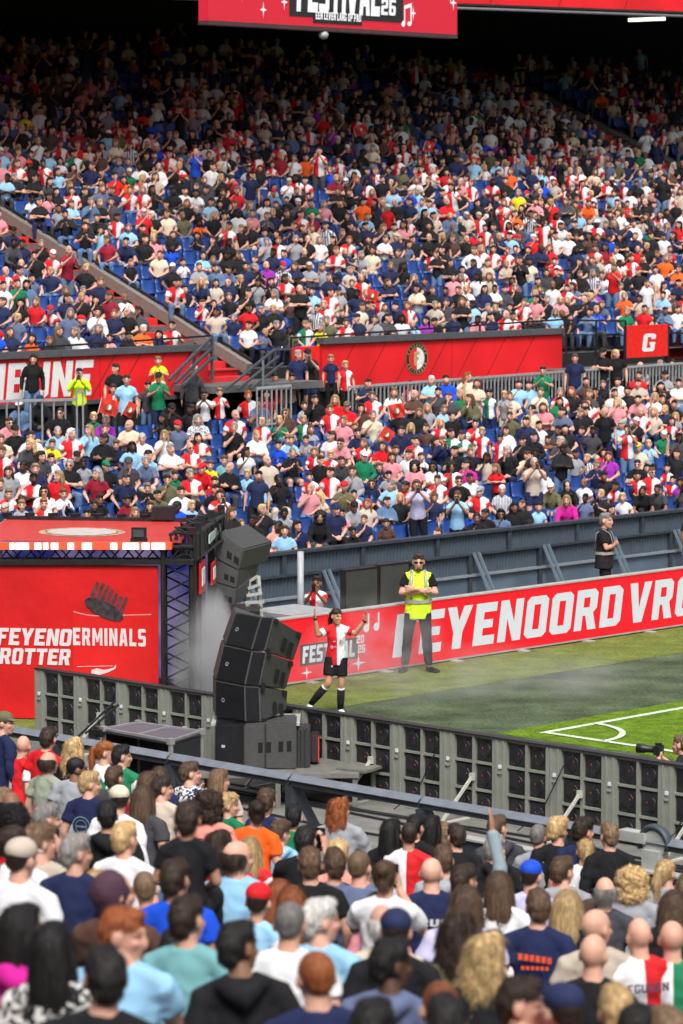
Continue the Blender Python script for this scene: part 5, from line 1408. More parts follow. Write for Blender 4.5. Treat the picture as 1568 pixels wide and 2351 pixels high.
# ------------------------------------------------------------ loudspeakers
def pdepth(X, Y, zc): d = ray(X, Y); return Vector((0, 0, CAMZ)) + d * (zc / (d.y * CP + d.z * -SP))
def speaker(corners, depth, back, label, m_front, m_side, split=.62, group='boxes of the loudspeaker stack', marks='side', name='loudspeaker'):
    """corners: front face as four picture points (tl, tr, br, bl) at DEPTH; extruded along BACK"""
    t = thing(name, label, 'loudspeaker', pdepth(*corners[3], depth), group=group); P = [pdepth(x, y, depth) for x, y in corners]; B = [p + back for p in P]
    me = MB().add([tuple(p) for p in P + B], [(3, 2, 1, 0), (4, 5, 6, 7), (0, 1, 5, 4), (1, 2, 6, 5), (2, 3, 7, 6), (3, 0, 4, 7)]).mesh('cabinet', m_front)
    bm = bmesh.new(); bm.from_mesh(me); bmesh.ops.recalc_face_normals(bm, faces=bm.faces); bmesh.ops.bevel(bm, geom=bm.edges[:], offset=.018, segments=2, affect='EDGES'); bm.to_mesh(me); bm.free()
    o = on(t, link('cabinet', me)); u = (P[1] - P[0]); v = (P[3] - P[0]); n = u.cross(v).normalized()
    if n.y > 0: n = -n
    def at(a, b, e=.004): return P[0] + u * a + v * b + n * e
    def rect(nm, a0, a1, b0, b1, m, th=.012):
        mb = MB(); q = [at(a0, b0, th), at(a1, b0, th), at(a1, b1, th), at(a0, b1, th)]; w = [at(a0, b0, -.01), at(a1, b0, -.01), at(a1, b1, -.01), at(a0, b1, -.01)]
        mb.add([tuple(p) for p in q + w], [(0, 1, 2, 3), (0, 4, 5, 1), (1, 5, 6, 2), (2, 6, 7, 3), (3, 7, 4, 0)]); on(t, mb.build(nm, m))
    return t, at, rect, u, v, n, P
SIDE = Vector((-.25, .48, 0))
HOLE = mat('handle_hole', (.003, .003, .003), .9)
DZ = 38.2
fr = [((542, 1405), (628, 1417), (695, 1457), (674, 1518), (607, 1495), (516, 1479)),
      ((514, 1481), (611, 1497), (674, 1520), (657, 1583), (595, 1575), (494, 1560)),
      ((494, 1562), (595, 1577), (661, 1587), (658, 1630), (598, 1659), (494, 1645))]
GLOSS = mat('speaker_grille', (.010, .010, .012), .30, var=.2, scale=30, bump=.0008, bscale=500, coat=.25)
for k, (a, b, c, d, e, f) in enumerate(fr):      # grille face left of the ridge, side face right of it
    t = thing('loudspeaker', ['top', 'middle', 'bottom'][k] + ' black line array box of the curved stack in front of the pitch', 'loudspeaker', pdepth(*f, DZ), group='near line array boxes')
    rg = 38.1; A_, B_, G_, H_, C_, D_ = pdepth(*a, rg + .28), pdepth(*b, rg), pdepth(*c, rg + .50), pdepth(*d, rg + .50), pdepth(*e, rg), pdepth(*f, rg + .28)
    M1 = A_ * .32 + B_ * .68 - Vector((0, .10, 0)) ; M2 = D_ * .32 + C_ * .68 - Vector((0, .10, 0)); bk = Vector((-.05, .55, 0)); I_, J_ = A_ + bk, D_ + bk; E_, F_ = B_, C_
    V = [A_, M1, B_, G_, I_, D_, M2, C_, H_, J_]
    me = MB().add([tuple(p) for p in V], [(0, 4, 3, 2, 1), (5, 6, 7, 8, 9), (0, 1, 6, 5), (1, 2, 7, 6), (2, 3, 8, 7), (3, 4, 9, 8), (4, 0, 5, 9)]).mesh('cabinet', GREYC)
    me.materials.append(GLOSS)
    for i in (2, 3): me.polygons[i].material_index = 1
    bm = bmesh.new(); bm.from_mesh(me); bmesh.ops.recalc_face_normals(bm, faces=bm.faces); bmesh.ops.bevel(bm, geom=bm.edges[:], offset=.012, segments=2, affect='EDGES'); bm.to_mesh(me); bm.free(); on(t, link('cabinet', me))
    u, v = (G_ - E_), (F_ - E_); n = u.cross(v).normalized(); n = n if n.y < 0 else -n
    for x0, y0 in ((.44, .36), (.66, .38)):
        mb = MB(); q = [E_ + u * x + v * y + n * .008 for x, y in ((x0, y0), (x0 + .14, y0), (x0 + .14, y0 + .36), (x0, y0 + .36))]; mb.quad(q); on(t, mb.build('handle_slot', HOLE))
    for x in (.08, .85):
        for y in (.06, .94): on(t, MB().box(E_ + u * x + v * y + n * .02, (.05, .03, .05), (u.normalized(), n, v.normalized())).build('rigging_plate', BLACK))
    u2, v2 = M1 - A_, D_ - A_; n2 = u2.cross(v2).normalized(); n2 = n2 if n2.y < 0 else -n2; mb = MB(); disc(mb, tuple(A_ + u2 * .28 + v2 * .5 + n2 * .008), tuple(u2.normalized()), tuple(-v2.normalized() if v2.z < 0 else v2.normalized()), .016, .024, 12); on(t, mb.build('badge', LGREY))
# subwoofers under it
for k, (q, lab) in enumerate(((((494, 1662), (560, 1664), (560, 1765), (494, 1758)), 'left subwoofer block below the curved speaker stack, black grille'), (((560, 1664), (680, 1658), (680, 1768), (560, 1765)), 'right subwoofer block below the curved speaker stack, with handle slots'))):
    t, at, rect, u, v, n, P = speaker(q, 38.0, Vector((.0, .62, 0)), lab, GLOSS if k == 0 else GREYC, GREYC, group='subwoofers under the speaker stack')
    if k == 1:
        for x in (.27, .43, .66, .82): rect('handle_slot', x, x + .09, .42, .66, HOLE, .004)
        rect('strap', .40, .425, 0, 1, BLACK, .02)
    else: rect('badge', .22, .34, .50, .56, LGREY, .005)
mb = MB(); c = pdepth(587, 1662, 38.3); mb.box(c + Vector((0, .25, .01)), (1.05, .75, .03), (Vector((1, 0, 0)), Vector((0, 1, 0)), Z3)); mb.build('speaker_base_plate', LGREY, label='grey base plate between the subwoofers and the curved speaker stack', category='plate')
for k, (q, m_, lab) in enumerate(((((680, 1676), (712, 1672), (712, 1764), (680, 1768)), BLACKC, 'tall narrow black case beside the subwoofers'), (((712, 1692), (733, 1690), (733, 1752), (712, 1752)), mat('amp_dark', (.03, .015, .015), .5), 'dark amplifier rack with a red edge right of the subwoofers'))):
    t, at, rect, u, v, n, P = speaker(q, 38.1 + .2 * k, Vector((0, .45, 0)), lab, m_, m_, group=None, name='equipment_case'); 
    if k == 1: rect('red_edge', .86, .98, .02, .98, REDS, .01)
    else: rect('ridge', .3, .36, .02, .98, BLACK, .015); rect('ridge', .6, .66, .02, .98, BLACK, .015)
pd = pdepth(600, 1775, 37.9); mb = MB(); mb.box(Vector((pd.x + .2, pd.y + .35, pd.z)), (1.9, 1.1, .05), (Vector((1, 0, 0)), Vector((0, 1, 0)), Z3))
for dx in (-.7, .2, 1.1):
    for dy in (-.15, .85): mb.box(Vector((pd.x + dx, pd.y + dy, pd.z / 2)), (.06, .06, abs(pd.z)), (Vector((1, 0, 0)), Vector((0, 1, 0)), Z3))
mb.bar(Vector((pd.x + 1.0, pd.y + .3, pd.z + .03)), Vector((pd.x + 1.35, pd.y + .1, pd.z + .03)), .5, .03); mb.build('speaker_platform', mat('platform_wood', (.15, .145, .13), .7, var=.15), label='low grey platform on legs carrying the subwoofers', category='platform')
# far stack on the other side of the stage
DF = 46.5
for k, (q, bk, lab) in enumerate(((((498, 1220), (560, 1262), (546, 1310), (492, 1282)), Vector((.40, .95, .02)), 'top far loudspeaker tilted down beside the stage'), (((494, 1285), (548, 1308), (540, 1352), (490, 1336)), Vector((.28, .85, .06)), 'middle far loudspeaker beside the stage'), (((496, 1338), (541, 1352), (536, 1392), (492, 1390)), Vector((.24, .6, .10)), 'bottom far loudspeaker beside the stage, on its frame'))):
    t, at, rect, u, v, n, P = speaker(q, DF, bk, lab, GREYC, GREYC, group='far loudspeaker boxes beside the stage'); rect('handle_slot', .42, .60, .42, .68, HOLE, .004); rect('handle_slot', .68, .86, .42, .68, HOLE, .004)
a = pdepth(592, 1322, DF + .5); b = pdepth(612, 1402, DF + .3); c = pdepth(560, 1400, DF + .3); t = thing('step_ladder', 'pale grey ladder frame standing behind the far loudspeakers', 'ladder', Vector((b.x, b.y, 0)))
e = pdepth(572, 1335, DF + .5); on(t, MB().bar(a, Vector((b.x, b.y, b.z - 1.2)), .05, .06).build('rail', LGREY)); on(t, MB().bar(e, Vector((c.x, c.y, c.z - 1.2)), .05, .06).build('rail', LGREY))
mb = MB()
for k in range(5): mb.bar(a + (b - a) * (k / 4), e + (c - e) * (k / 4), .05, .04)
on(t, mb.build('rungs', LGREY))
mb = MB(); c = pdepth(560, 1402, DF); mb.box(Vector((c.x - .15, c.y + .4, c.z / 2)), (.75, .9, c.z), (Vector((1, 0, 0)), Vector((0, 1, 0)), Z3)); mb.build('speaker_riser', BLACK, label='black riser carrying the far loudspeakers', category='riser')
# flight case table in front of the cabinets
P = [pdepth(238, 1676, 38.3), pdepth(400, 1704, 37.0), pdepth(463, 1682, 37.6), pdepth(310, 1660, 38.9)]; zt_ = sum(p.z for p in P) / 4
P = [ (lambda q: W(q[0], q[1], zt_))(pick_z(X, Y, zt_)) for X, Y in ((238, 1674), (392, 1702), (462, 1680), (318, 1660))]
t = thing('equipment_case', 'open flight case table with dark top and aluminium edges on the walkway', 'flight case', Vector((P[0].x, P[0].y, 0)))
mb = MB(); mb.add([tuple(p) for p in P] + [tuple(p - Z3 * .04) for p in P], [(0, 1, 2, 3), (7, 6, 5, 4), (0, 4, 5, 1), (1, 5, 6, 2), (2, 6, 7, 3), (3, 7, 4, 0)]); on(t, mb.build('lid', mat('case_top', (.10, .085, .105), .5, var=.1)))
mb = MB()
for i in range(4): mb.bar(P[i] + Z3 * .004, P[(i + 1) % 4] + Z3 * .004, .03, .03); mb.bar(P[i], Vector((P[i].x, P[i].y, 0)), .04, .04)
mb.bar((P[0] + P[1]) / 2 + Z3 * .006, (P[2] + P[3]) / 2 + Z3 * .006, .025, .02)
for p in P: mb.box(p, (.07, .07, .07))
on(t, mb.build('edge_profile', ALU))
mb = MB(); q = [P[0], P[1], P[2], P[3]]
for i, (s_, e_) in enumerate(((1, 2), (2, 3), (3, 0))): a, b = q[s_] - Z3 * .05, q[e_] - Z3 * .05; mb.add([tuple(a), tuple(b), (b.x, b.y, .05), (a.x, a.y, .05)], [(0, 1, 2, 3)])
on(t, mb.build('body', BLACKC)); a, b = P[1], P[2]; m_ = (a + b) / 2; mb = MB(); mb.box(m_ - Z3 * .32 + (b - a).normalized() * .05, (.16, .02, .14), ((b - a).normalized(), (b - a).cross(Z3).normalized(), Z3)); on(t, mb.build('latch', ALU))
mb = MB()
for (x0, y0, x1, y1) in ((180, 1690, 262, 1612), (196, 1684, 272, 1618)): mb.bar(pdepth(x0, y0, 38.0), pdepth(x1, y1, 38.4), .02, .02)
for k in range(6): q = pdepth(212 + k * 4, 1680 + (k % 3) * 3, 38.1); mb.box(q, (.08, .05, .06))
mb.build('microphone_stand', BLACK, label='folded black stand leaning against the cabinets left of the flight case', category='stand')
# ------------------------------------------------------------ the people on the pitch side
def hero(label, fig, p, rz, s, skin, vox=.009, smile=False, **kw):
    me = fig.body(vox, smile=smile); o = link('person', me); me.materials.append(M_SKIN); o.color = (*SKIN[skin], 1)
    o.location = p; o.rotation_euler = (0, 0, rz); o.scale = (s, s, s); o['label'] = label; o['category'] = 'person'; return o
def wear(o, name, me, col, m=None): me.materials.clear(); me.materials.append(m or M_CLOTH); c = link(name, me, o); c.color = (*col, 1); return c
def head(o, fg, name, me, col, m): c = link(name, me, o); me.materials.clear(); me.materials.append(m); c.color = (*col, 1); c.location = fg.hc; c.rotation_euler = fg.hrot.to_euler(); c.scale = (fg.hs,) * 3; return c
def face_rz(p, extra=0): return math.atan2(p.x, -p.y) * 1.0 + math.pi + extra if False else math.pi - math.atan2(p.x, p.y) + extra   # turned towards the photographer
# waving player
pp = W(*pick_z(772, 1640, 0)); pp = Vector((pp.x, pp.y, 0))
fg = Fig(arms='up', yaw=.50, pitch=-.04, roll=-.10, lean=.02, hscale=1.04, wide=.90, arm_def=[((.30, .03, -.13), (.345, .06, .155), (.12, .02, 1)), ((-.30, .04, -.11), (-.46, .10, .11), (-.10, .02, 1))],
         legs=[((.085, 0, .92), (.14, .10, .52), (.40, -.06, .17), (.50, .10, .08)), ((-.085, 0, .92), (-.075, .05, .50), (-.07, -.02, .09), (-.10, .12, .03))])
zc_ = project((pp.x, pp.y, .75))[2]; hgt = (1645 - 1399) / F_PX * zc_; sc_ = hgt / (fg.hc.z + .13 * fg.hs)
o = hero('smiling waving player in red and white jersey and black shorts beside the board', fg, pp, face_rz(pp, .10), sc_, 2, smile=True); o.color = (.50, .25, .155, 1)
js = wear(o, 'jersey', fg.shirt(.012, hem=-.12), C['rd'], M_JERSEY)
wear(o, 'shorts', fg.pants(.014, True), C['bk'])
def on_leg(fg, i, t0, t1, r, name, col):
    hp, kn, an, to = fg.leg[i]; mb = MB(); a = kn + (an - kn) * t0; b = kn + (an - kn) * t1; mb.tube([a, (a + b) / 2 + Vector((0, -.010, 0)), b], r, 14); me = mb.mesh(name, M_CLOTH, True); c = link(name, me, o); c.color = (*col, 1)
for i in (0, 1):
    on_leg(fg, i, .22, 1.02, [.064, .062, .047], 'sock', C['bk']); on_leg(fg, i, .18, .23, [.060, .062, .062], 'sock_band', C['wh'])
[wear(o, 'boot', fg.shoe(i), C['wh']) for i in (0, 1)]
head(o, fg, 'hair', add_strands(hair_mesh('p'), 'p'), HC['d'], M_HAIR)
for i in (0, 1):
    sh, el, wr, hd = fg.arm[i]; mb = MB(); d = (wr - el).normalized(); mb.tube([wr - d * .035, wr - d * .0], [.034, .034], 12); link('wristband', mb.mesh('wristband', BLACK, True), o)
# prints on the jersey and shorts
mb = MB(); cy = .150
text_on(mb, 'P', Vector((.095, 0, 0)), Vector((-1, 0, 0)), Z3, .001)
for x, z_, w_, h_ in ((.045, 1.20, .03, .03),): mb.box((x, .148, z_), (.04, .004, .006), (Vector((1, 0, .5)).normalized(), Vector((0, 1, 0)), Vector((-.5, 0, 1)).normalized())); mb.box((x, .148, z_), (.04, .004, .006), (Vector((1, 0, -.5)).normalized(), Vector((0, 1, 0)), Vector((.5, 0, 1)).normalized()))
for k in range(7): mb.box((.05 - k * .017, .152, 1.115), (.010, .004, .016), (Vector((1, 0, 0)), Vector((0, 1, 0)), Z3))
disc(mb, (.085, .150, 1.112), (-1, 0, 0), (0, 0, 1), .012, .022, 14)
c = link('jersey_print', mb.mesh('jersey_print', mat('print_jersey', (.60, .45, .50), .6)), js)
c = emblem(None, (-.065, .142, 1.20), (-1, 0, 0), (0, 0, 1), .024, 'jersey_crest'); c.parent = js
c = emblem(None, (.085, .128, .80), (-1, 0, 0), (0, 0, 1), .022, 'shorts_crest'); c.parent = o
# steward
sp_ = W(*pick_z(960, 1543, 0), 0)
fg = Fig(arms='fold', yaw=0, pitch=-.05, lean=0, hscale=1.02, wide=1.0, legs=[((.09, 0, .92), (.15, .02, .50), (.19, -.02, .08), (.25, .12, .03)), ((-.09, 0, .92), (-.12, .03, .50), (-.15, .0, .08), (-.27, .12, .03))])
zc_ = project((sp_.x, sp_.y, .9))[2]; sc_ = (1535 - 1259) / F_PX * zc_ / (fg.hc.z + .13 * fg.hs)
o = hero('steward in yellow hi-vis vest and sunglasses, arms folded, in front of the LED board', fg, sp_, face_rz(sp_, .04), sc_, 1)
wear(o, 'shirt', fg.shirt(.014), (.010, .010, .012)); vest = wear(o, 'vest', fg.shirt(.013, vest=True, grow=.008, hem=-.16), C['hv'], mat('hi_vis_cloth', rough=.7, var=.05, objcol=True, bump=.005, bscale=14))
wear(o, 'trousers', fg.pants(.014), (.022, .020, .022)); [wear(o, 'boot', fg.shoe(i), (.008, .008, .008)) for i in (0, 1)]
head(o, fg, 'hair', hair_mesh('s'), HC['d'], M_HAIR); gm = glasses_mesh(); head(o, fg, 'sunglasses', gm, (0, 0, 0), mat('sunglasses_lens', (.01, .01, .01), .15))
mb = MB(); e = lambda c_, r_: mb.ell(fg.H(c_), np.array(r_) * fg.hs, 14, rot=fg.hrot); e((0, .055, -.098), (.040, .040, .030)); e((0, .094, -.086), (.028, .012, .016)); link('beard', mb.mesh('beard', M_HAIR, True), o).color = (.10, .045, .03, 1)
REF = mat('reflective_tape', (.33, .33, .32), .4)
def band_on(fg, z0, z1, rx, ry, name, m, parent, ang=None):
    mb = MB(); n = 40; V = []; F = []
    for i in range(n + 1):
        a = 2 * math.pi * i / n
        for z_ in (z0, z1): V.append(tuple(fg.T((rx * math.cos(a), ry * math.sin(a) + .008, z_))))
    for i in range(n): F.append((2 * i, 2 * i + 1, 2 * i + 3, 2 * i + 2))
    me = mb.add(V, F).mesh(name, m, True); return link(name, me, parent)
band_on(fg, .07, .12, .196, .160, 'reflective_band', REF, vest)
for g in (1, -1):
    mb = MB(); mb.tube([fg.T((g * .105, .150, .14)), fg.T((g * .105, .156, .33)), fg.T((g * .100, .118, .45)), fg.T((g * .095, .0, .535)), fg.T((g * .1, -.11, .45)), fg.T((g * .1, -.145, .2))], [(.022, .006)] * 6, 8, ref=(1, 0, 0)); link('reflective_band', mb.mesh('reflective_band', REF, True), vest)
mb = MB(); V, F = [(0.07, .168, .46), (-.07, .168, .46), (0, .178, .20)], [(0, 1, 2)]
mb.add([tuple(fg.T((x, y - .02 + (.0 if z_ < .3 else -.055), z_))) for x, y, z_ in ((.062, .155, .47), (-.062, .155, .47), (-.02, .172, .30), (0, .180, .22), (.02, .172, .30))], [(0, 1, 2, 3, 4)]); link('vest_opening', mb.mesh('vest_opening', BLACK), vest)
# guard in black leaning by the wall, boy with camera, man at the right edge, photographer
def simple(label, X, Y, b, H, fig, rz, skin, top, tcol, hair, hcol, long=False, vestm=None, trcol=(.014, .014, .016), kid=False, z0=0.0, a=None):
    if a is None: a_, z_ = pick_b(X, Y, b); p = W(a_, b, z0)
    else: b_, z_ = pick_a(X, Y, a); p = W(a, b_, z0)
    s = (z_ - z0) / (fig.hc.z + .13 * fig.hs)
    o = hero(label, fig, p, rz, s, skin, .012); wear(o, 'shirt' if not long else 'sweater', fig.shirt(.014, long=long), tcol, M_JERSEY if top == 'j' else M_CLOTH); wear(o, 'trousers', fig.pants(.016), trcol)
    if hair: head(o, fig, 'hair', hair_mesh(hair), hcol, M_HAIR)
    return o
g1 = Fig(arms='fold', yaw=-.3, wide=1.22, hscale=1.1); o = simple('grey haired guard in black vest standing side on behind the LED board at the right', 1390, 1176, 35.3, 1.8, g1, R(180 + 78), 1, 't', (.014, .014, .016), 's', (.13, .12, .115))
v = wear(o, 'vest', g1.shirt(.014, vest=True, grow=.016, hem=-.14), (.02, .018, .022)); band_on(g1, .10, .15, .235, .172, 'reflective_band', REF, v)
for g in (1, -1):
    mb = MB(); mb.tube([g1.T((g * .125, .150, .14)), g1.T((g * .125, .156, .33)), g1.T((g * .12, .118, .45)), g1.T((g * .115, .0, .53)), g1.T((g * .12, -.12, .45)), g1.T((g * .12, -.15, .14))], [(.016, .006)] * 6, 8, ref=(1, 0, 0)); link('reflective_band', mb.mesh('reflective_band', REF, True), v)
g2 = Fig(arms='phone', hscale=1.3, wide=.92); o = simple('boy in red and white jersey filming behind the LED board next to the pale pole', 727, 1321, 35.0, 1.2, g2, R(180 - 10), 3, 'j', C['rd'], 's', HC['k'])
wr = (g2.arm[0][2] + g2.arm[1][2]) / 2; q = o.matrix_basis @ (wr + Vector((0, .03, .10))); ph = MB().box((0, 0, 0), (.075, .02, .12)).box((0, -.012, 0), (.065, .006, .11)).build('phone', mat('phone_glass', (.012, .012, .014), .2)); ph.location = q; ph['label'] = 'dark phone held up by the boy behind the LED board'; ph['category'] = 'phone'
g3 = Fig(arms='down', wide=1.1, yaw=.5); simple('person at the far right edge behind the board, only a bare brown arm in view', 1592, 1150, 35.4, 1.8, g3, R(180 + 50), 3, 't', (.02, .02, .02), 's', HC['k'])
g4 = Fig(sit=True, arms='phone', yaw=0, lean=.15); o = simple('photographer in black crouching at the pitch edge, camera raised, cut by the right edge', 1578, 1688, 0, 1.2, g4, R(62), 1, 't', (.02, .018, .022), 's', HC['m'], a=28.6)
wr = (g4.arm[0][2] + g4.arm[1][2]) / 2; q = o.matrix_basis @ (wr + Vector((0, .02, .10)))
t = thing('camera', 'black camera with long lens held by the photographer at the right edge', 'camera', q, R(62)); A3 = (Vector((1, 0, 0)), Vector((0, 1, 0)), Z3)
MB().box((0, 0, 0), (.15, .07, .10), A3).box((0, 0, .06), (.06, .06, .04), A3).build('camera_body', BLACK, t); mb = MB(); mb.tube([(0, .03, 0), (0, .16, 0), (0, .17, 0), (0, .26, 0)], [.04, .042, .052, .055], 16); mb.build('lens', BLACK, t, True)
mb = MB(); c_ = o.matrix_basis @ Vector((0, 0, .21)); mb.box(Vector((c_.x, c_.y, .2)), (.3, .3, .04)); 
for dx in (-.11, .11):
    for dy in (-.11, .11): mb.box(Vector((c_.x + dx, c_.y + dy, .09)), (.03, .03, .18))
mb.build('stool', BLACK, label='small black stool under the crouching photographer', category='stool')

# ------------------------------------------------------------ spectators one by one
NP = parse(NEAR); LP = parse(LOW)
for r in NP: put_person(r, True)
lows = [put_person(r, False) for r in LP]
lows.sort(key=lambda r: r['depth'] + (4 if 'K' in r['fl'] else 0) - (8 if 'S' in r['fl'] else 0)); NI = 294 - len(NP)
IND = [r for r in PEOPLE if r['near']] + lows[:NI]; REST = lows[NI:]
for r in IND: build_person(r)
label_people(IND)

# prints on the backs of a few shirts in the near crowd
def back_print(X, Y, fn, mcol, name='shirt_print'):
    r = min((r for r in IND if r['near']), key=lambda r: abs(r['X'] - X) + abs(r['Y'] - Y)); mb = MB(); fn(mb, r['fg']); c = link(name, mb.mesh(name, mat('print_' + '%02d' % int(sum(mcol) * 30), mcol, .6)), r['obj'])
XL, ZL = Vector((1, 0, 0)), Z3
def bt(txt, z, h, w, y=-.150): return lambda mb, fg: text_on(mb, txt, Vector((-w / 2, y, z)), XL, ZL, h, w, .1, 0, Vector((0, -1, 0)), .004)
def conv(tx, ty, ox, oy): return (ox + tx / 2.24) * .57394, (oy + ty / 2.24) * .57394
back_print(*conv(665, 740, 1400, 3100), bt('RUS', 1.25, .05, .20), (.6, .6, .62))
back_print(*conv(250, 500, 700, 2950), bt('KSVR', 1.27, .05, .22), (.03, .02, .02))
back_print(*conv(1270, 1260, 2032, 3100), bt('EGUDEN', 1.28, .055, .26), (.05, .04, .08))
back_print(*conv(1270, 1260, 2032, 3100), bt('2', 1.05, .16, .09), (.05, .04, .08), 'shirt_number')
def blocks(mb, fg):
    for i in range(6): mb.box((-.09 + i * .036, -.152, 1.30 - .004 * i), (.026, .004, .040), (XL, Vector((0, 1, 0)), ZL)); mb.box((-.075 + i * .030, -.152, 1.23), (.020, .004, .022), (XL, Vector((0, 1, 0)), ZL))
back_print(*conv(280, 1040, 2032, 3100), blocks, (.75, .09, .02))
def ring(mb, fg): disc(mb, (0, -.152, 1.22), (1, 0, 0), (0, 0, 1), .085, .093, 30); disc(mb, (0, -.152, 1.22), (1, 0, 0), (0, 0, 1), .055, .060, 30); [mb.box((-.04 + i * .02, -.153, 1.22), (.010, .003, .018), (XL, Vector((0, 1, 0)), ZL)) for i in range(5)]
back_print(*conv(800, 530, 0, 2850), ring, (.22, .30, .30))
def label_(mb, fg): mb.box((0, -.110, 1.405), (.10, .006, .035), (XL, Vector((0, 1, .35)).normalized(), Vector((0, -.35, 1)).normalized()))
back_print(*conv(820, 870, 0, 3396), label_, (.42, .40, .45))
back_print(*conv(1130, 970, 0, 2850), lambda mb, fg: [mb.box((-.05 + i * .022, -.14, 1.33), (.014, .004, .02), (XL, Vector((0, 1, 0)), ZL)) for i in range(4)], (.12, .32, .18))
# ------------------------------------------------------------ the seated crowd (too many to count): one mesh
CT = {}
def ctpl(sit, arms, yaw, kid, long, hair):
    k = (sit, arms, yaw, kid, long, hair)
    if k in CT: return CT[k]
    kb = k[:4]; fk = ('F',) + kb
    fgc = get(fk, lambda: Fig(sit=sit, arms=arms, yaw=yaw, lean=.42 if arms == 'knee' else .08, hscale=1.18 if kid else 1.02, wide=.80 if kid else .87))
    def arr(me, nm=None):
        co = coords(me); n = len(me.polygons); ls = np.empty(n, int); lt = np.empty(n, int); me.polygons.foreach_get('loop_start', ls); me.polygons.foreach_get('loop_total', lt)
        lv = np.empty(len(me.loops), int); me.loops.foreach_get('vertex_index', lv); ex = None
        if nm == 'tint': ex = np.empty(len(co) * 4); me.attributes['tint'].data.foreach_get('color', ex); ex = ex.reshape(-1, 4)[:, :3]
        if nm == 'slv': ex = np.empty(len(co)); me.attributes['slv'].data.foreach_get('value', ex)
        return co, lt, lv, ex
    b = get(('cb',) + kb, lambda: arr(fgc.body(.022, fingers=False, crowd=True, deci=.55), 'tint'))
    s = get(('cs',) + kb + (long,), lambda: arr(fgc.shirt(.034, long=long, deci=.5, smooth=1), 'slv'))
    p = get(('cp',) + kb, lambda: arr(fgc.pants(.040, deci=.4)))
    h = None
    if hair != 'z':
        h0 = get(('ch', hair), lambda: arr(hair_mesh(hair, .019, deci=.6))); h = ((h0[0] * fgc.hs) @ np.array(fgc.hrot).T + np.array(fgc.hc),) + h0[1:]
    CT[k] = (b, s, p, h, fgc); return CT[k]
CV, CLT, CLV, CC, coff = [], [], [], [], [0]
SKM = mat('crowd_cloth', (1, 1, 1), .8, var=.0, spec=.25)
def _cc(nt, L): a = nt.nodes.new('ShaderNodeAttribute'); a.attribute_name = 'Col'; return a.outputs['Color']
colour_link(SKM, _cc)
def crowd_add(a, b, z, rz, s, sit, arms, yaw, kid, top, tcol, hair, hcol, skin, pcol):
    B, S, P, H, fgc = ctpl(sit, arms, yaw, kid, top in 'lh', hair); c, sn = math.cos(rz), math.sin(rz); t1, t2 = rnd.uniform(-.07, .05), rnd.uniform(-.10, .10); Rm = np.array([[c, -sn, 0], [sn, c, 0], [0, 0, 1]]) @ np.array([[1, 0, t2], [0, 1, -t1], [-t2, t1, 1]]); o = np.array(W(a, b, z)); wv = rnd.uniform(.96, 1.12)
    def put(A, col):
        co, lt, lv, ex = A; v = (co * np.array([s * wv, s * wv, s])) @ Rm.T + o; CV.append(v); CLT.append(lt); CLV.append(lv + coff[0]); CC.append(col(co, ex)); coff[0] += len(co)
    sk = np.array(jit(SKIN[skin], .12)); tc_ = np.array(jit(tcol, .1)); wh = np.array(C['wh'])
    put(B, lambda co, ex: sk[None] * ex)
    if top == 'j': put(S, lambda co, ex: np.where(((co[:, 0] > 0) != (ex > .5))[:, None], tc_[None], wh[None]))
    elif top == 's': put(S, lambda co, ex: np.where((np.sin(co[:, 0] * 90) > 0)[:, None], tc_[None], wh[None]))
    else: put(S, lambda co, ex: np.repeat(tc_[None], len(co), 0))
    put(P, lambda co, ex: np.repeat(np.array(jit(pcol))[None], len(co), 0))
    if H is not None: put(H, lambda co, ex: np.repeat(np.array(jit(hcol, .2))[None], len(co), 0))
for r in REST:
    hr = r['hair'] if r['hair'] in 'slpkzwt' else {'b': 's', 'r': 's', 'c': 'w', 'a': 's', 'n': 'p', 'h': 'l', 'u': 'k'}[r['hair']]; sit, arms, yaw, kid, lean = r['key'][:5]
    crowd_add(r['a'], r['b'], r['zf'], r['rz'], r['s'], sit, 'lap' if arms == 'down' and sit else arms, yaw, kid, r['top'], C[r['tc']], hr, HC[r['hc']] if r['hair'] not in 'khu' else C[r['hc']], r['skin'], rnd.choice([C['dn'], C['bk'], C['nv'], C['be']]))
TOPS = [('j', 'rd', 16), ('t', 'bk', 25), ('t', 'nv', 13), ('t', 'wh', 8), ('l', 'wh', 3), ('l', 'bk', 6), ('h', 'dg', 5), ('t', 'lb', 5), ('t', 'gy', 4), ('t', 'be', 4), ('t', 'cr', 2), ('t', 'rd', 4), ('t', 'bl', 2), ('t', 'pk', 3), ('t', 'ol', 2), ('t', 'gn', 1.6), ('t', 'og', .9), ('t', 'pu', 1), ('t', 'yl', .4), ('t', 'sl', 3), ('l', 'nv', 2), ('t', 'mr', 2), ('s', 'nv', 1), ('t', 'br', 1.5), ('j', 'gn', .7), ('h', 'dn', 1.2)]
TW = [t[2] for t in TOPS]
